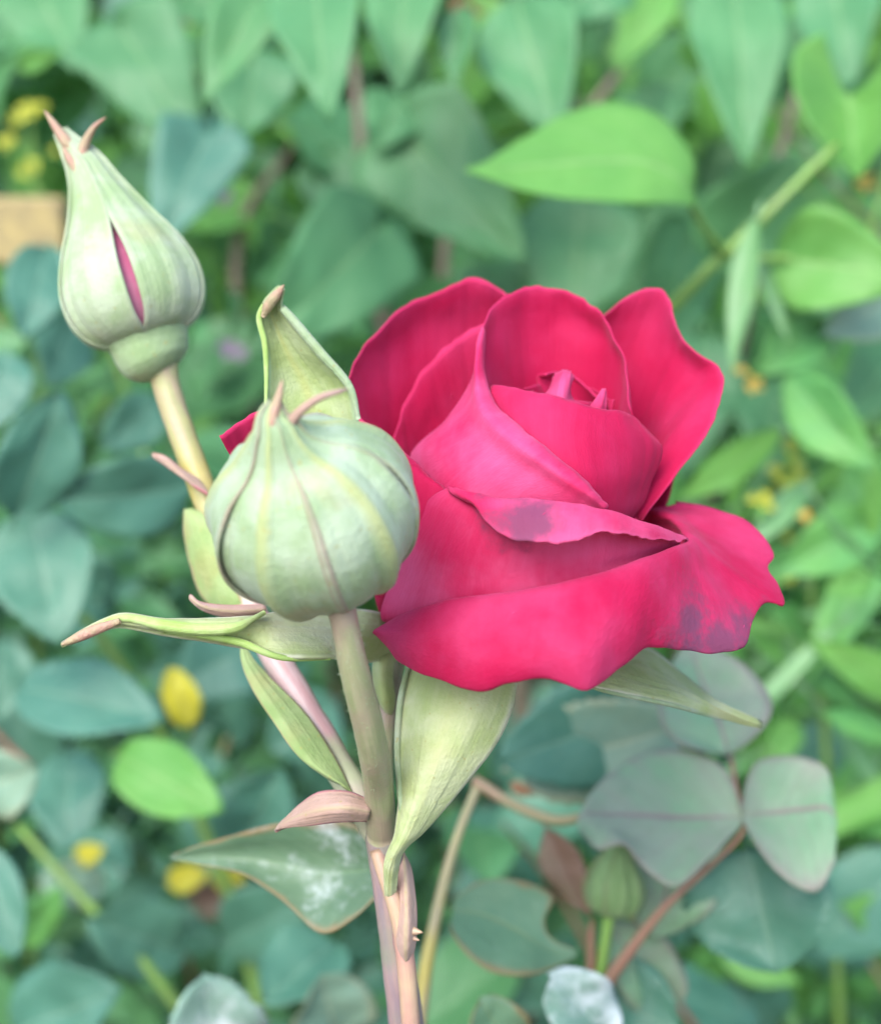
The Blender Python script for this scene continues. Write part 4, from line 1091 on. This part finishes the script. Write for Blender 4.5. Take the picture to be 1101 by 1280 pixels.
# ------------------------------------------------------------------ leaf masses: more leaves on each shrub, in its own volume
rng = random.Random(11)
def protos(spec, n):
    out = []
    for i in range(n):
        kind, mat, L, Wd, se = spec[i % len(spec)]
        out.append(leaf_mesh(kind, L, Wd, M[mat], rng.uniform(0.1, 0.4), rng.uniform(0.2, 0.7), 0.06, se, 500+i+int(L*1e4), 0.18, 26 if se else 14, 8))
    return out
def scatter(parent, pr, n, x0, x1, y0, y1, z0, z1, up=0.6, cam_=0.7, droop=0.6):
    base = thing_base(parent)
    for i in range(n):
        p = Vector((rng.uniform(x0, x1), rng.uniform(y0, y1), rng.uniform(z0, z1)))
        nrm = Vector((rng.gauss(0, .45), -cam_ + rng.gauss(0, .35), up + rng.gauss(0, .35)))
        ang = rng.uniform(0, 2*math.pi)
        x = Vector((math.cos(ang), rng.gauss(0, 0.3), math.sin(ang)*0.7 - droop))
        m = frame(p - base, x, nrm)
        o = bpy.data.objects.new('leaf', pr[rng.randrange(len(pr))])
        s = rng.uniform(0.5, 1.25)
        o.matrix_local = m @ Matrix.Scale(s, 4)
        link(o, parent)
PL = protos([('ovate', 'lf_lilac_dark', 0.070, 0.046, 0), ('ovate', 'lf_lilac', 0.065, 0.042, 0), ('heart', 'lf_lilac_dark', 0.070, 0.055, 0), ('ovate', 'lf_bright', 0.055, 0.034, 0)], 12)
PR = protos([('rose', 'lf_rose', 0.042, 0.030, 0.14), ('rose', 'lf_rose', 0.050, 0.036, 0.14), ('rose', 'lf_lilac_dark', 0.045, 0.034, 0.14), ('rose', 'lf_rose', 0.036, 0.026, 0.14)], 12)
PW = protos([('lance', 'lf_weed', 0.050, 0.014, 0.1), ('lance', 'lf_bright', 0.042, 0.012, 0.1), ('lance', 'blade', 0.075, 0.007, 0)], 9)
scatter(lil, PL, 262, -0.30, 0.34, 0.66, 0.98, 0.56, 1.02)
scatter(r3, PR, 265, -0.30, 0.06, 0.55, 0.90, 0.20, 0.70, up=0.8)
scatter(r2, PR, 240, 0.00, 0.30, 0.50, 0.80, 0.20, 0.58, up=0.8)
scatter(wd, PW, 110, 0.12, 0.30, 0.54, 0.80, 0.30, 0.70, up=0.5)
scatter(wd, PW, 130, 0.105, 0.20, 0.50, 0.66, 0.56, 0.72, up=0.7)
scatter(yf, PR, 60, -0.34, -0.10, 0.74, 0.95, 0.62, 0.92)

def twigs(parent, n, x0, x1, y0, y1, z0, z1, mats):
    for i in range(n):
        p = Vector((rng.uniform(x0, x1), rng.uniform(y0, y1), rng.uniform(z0, z1)))
        d_ = Vector((rng.gauss(0, .5), rng.gauss(0, .3), 1)).normalized()*rng.uniform(0.06, 0.16)
        k = Vector((rng.gauss(0, .012), rng.gauss(0, .012), 0))
        tube('twig', [p - d_*.5, p + k, p + d_*.5], [.0014, .0011, .0006], M[mats[i % len(mats)]], parent, nseg=6, n=8)
twigs(lil, 26, -0.30, 0.34, 0.62, 0.85, 0.56, 0.95, ['bark', 'stem_brown', 'stem_green'])
twigs(r3, 24, -0.28, 0.04, 0.52, 0.80, 0.30, 0.66, ['stem_brown', 'stem_green', 'stem_red'])
twigs(r2, 18, 0.02, 0.28, 0.46, 0.75, 0.30, 0.56, ['stem_brown', 'stem_red', 'stem_green'])

# far hedge: an uncountable mass of leaves that closes the view
hv, hf = [], []
def add_leafcard(p, L, Wd, x, nrm, V, F):
    m = frame(p, x, nrm)
    b = len(V)
    for (a, q, z) in [(0, 0, 0), (0.3, -.5, .12), (0.3, 0, 0), (0.3, .5, .12), (0.7, -.38, .02), (0.7, 0, -.08), (0.7, .38, .02), (1, 0, -.22)]:
        V.append(tuple(m @ Vector((a*L, q*Wd, z*L))))
    F += [(b, b+1, b+2), (b, b+2, b+3), (b+1, b+4, b+5, b+2), (b+2, b+5, b+6, b+3), (b+4, b+7, b+5), (b+5, b+7, b+6)]
rh = random.Random(5)
for i in range(26000):
    p = Vector((rh.uniform(-2.6, 2.6), 1.25 + rh.uniform(0, 0.9)**1.3, rh.uniform(0.0, 1.75)))
    nrm = Vector((rh.gauss(0, .5), -0.8 + rh.gauss(0, .4), .6 + rh.gauss(0, .4)))
    a = rh.uniform(0, 6.28)
    add_leafcard(p, rh.uniform(.05, .10), rh.uniform(.03, .06), Vector((math.cos(a), rh.gauss(0, .3), math.sin(a)-.5)), nrm, hv, hf)
for i in range(5000):
    p = Vector((rh.uniform(-0.9, 0.9), 1.2 + rh.uniform(0, 0.6), rh.uniform(0.6, 1.25)))
    a = rh.uniform(0, 6.28)
    add_leafcard(p, rh.uniform(.05, .09), rh.uniform(.03, .055), Vector((math.cos(a), rh.gauss(0, .3), math.sin(a)-.5)), Vector((rh.gauss(0, .4), -0.9, .5 + rh.gauss(0, .4))), hv, hf)
def undergrowth(n, x0, x1, y0, y1, z0, z1, Lm, mat, label):
    V, F = [], []
    for i in range(n):
        p = Vector((rh.uniform(x0, x1), rh.uniform(y0, y1), rh.uniform(z0, z1)))
        a = rh.uniform(0, 6.28)
        L_ = Lm*rh.uniform(0.5, 1.4)
        add_leafcard(p, L_, L_*rh.uniform(0.3, 0.75), Vector((math.cos(a), rh.gauss(0, .4), math.sin(a)-.3)), Vector((rh.gauss(0, .6), -0.7, .7 + rh.gauss(0, .5))), V, F)
    o = bpy.data.objects.new('undergrowth', mesh_from('undergrowth', V, F, M[mat], [(0.5, 0.8)]*len(V)))
    return tag(link(o), label, 'undergrowth', kind='stuff')
undergrowth(1500, -0.36, 0.02, 0.60, 0.90, 0.25, 0.78, 0.022, 'lf_lilac', 'tangle of tiny green leaves between the blue green rose leaves')
undergrowth(700, -0.30, 0.02, 0.58, 0.85, 0.25, 0.66, 0.020, 'lf_rose', 'fine dark leaf clutter low among the rose leaves')
undergrowth(900, 0.08, 0.32, 0.58, 0.85, 0.35, 0.74, 0.022, 'lf_weed', 'fine bright green leaf clutter around the narrow leaved weed')
undergrowth(600, -0.25, 0.30, 0.70, 0.95, 0.60, 0.95, 0.026, 'lf_bright', 'small fresh green leaves deep inside the tall shrub')
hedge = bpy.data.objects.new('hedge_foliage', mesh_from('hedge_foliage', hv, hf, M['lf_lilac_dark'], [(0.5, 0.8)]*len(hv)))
tag(link(hedge), 'dense dark green hedge leaves closing the garden behind the shrubs', 'hedge', kind='stuff')
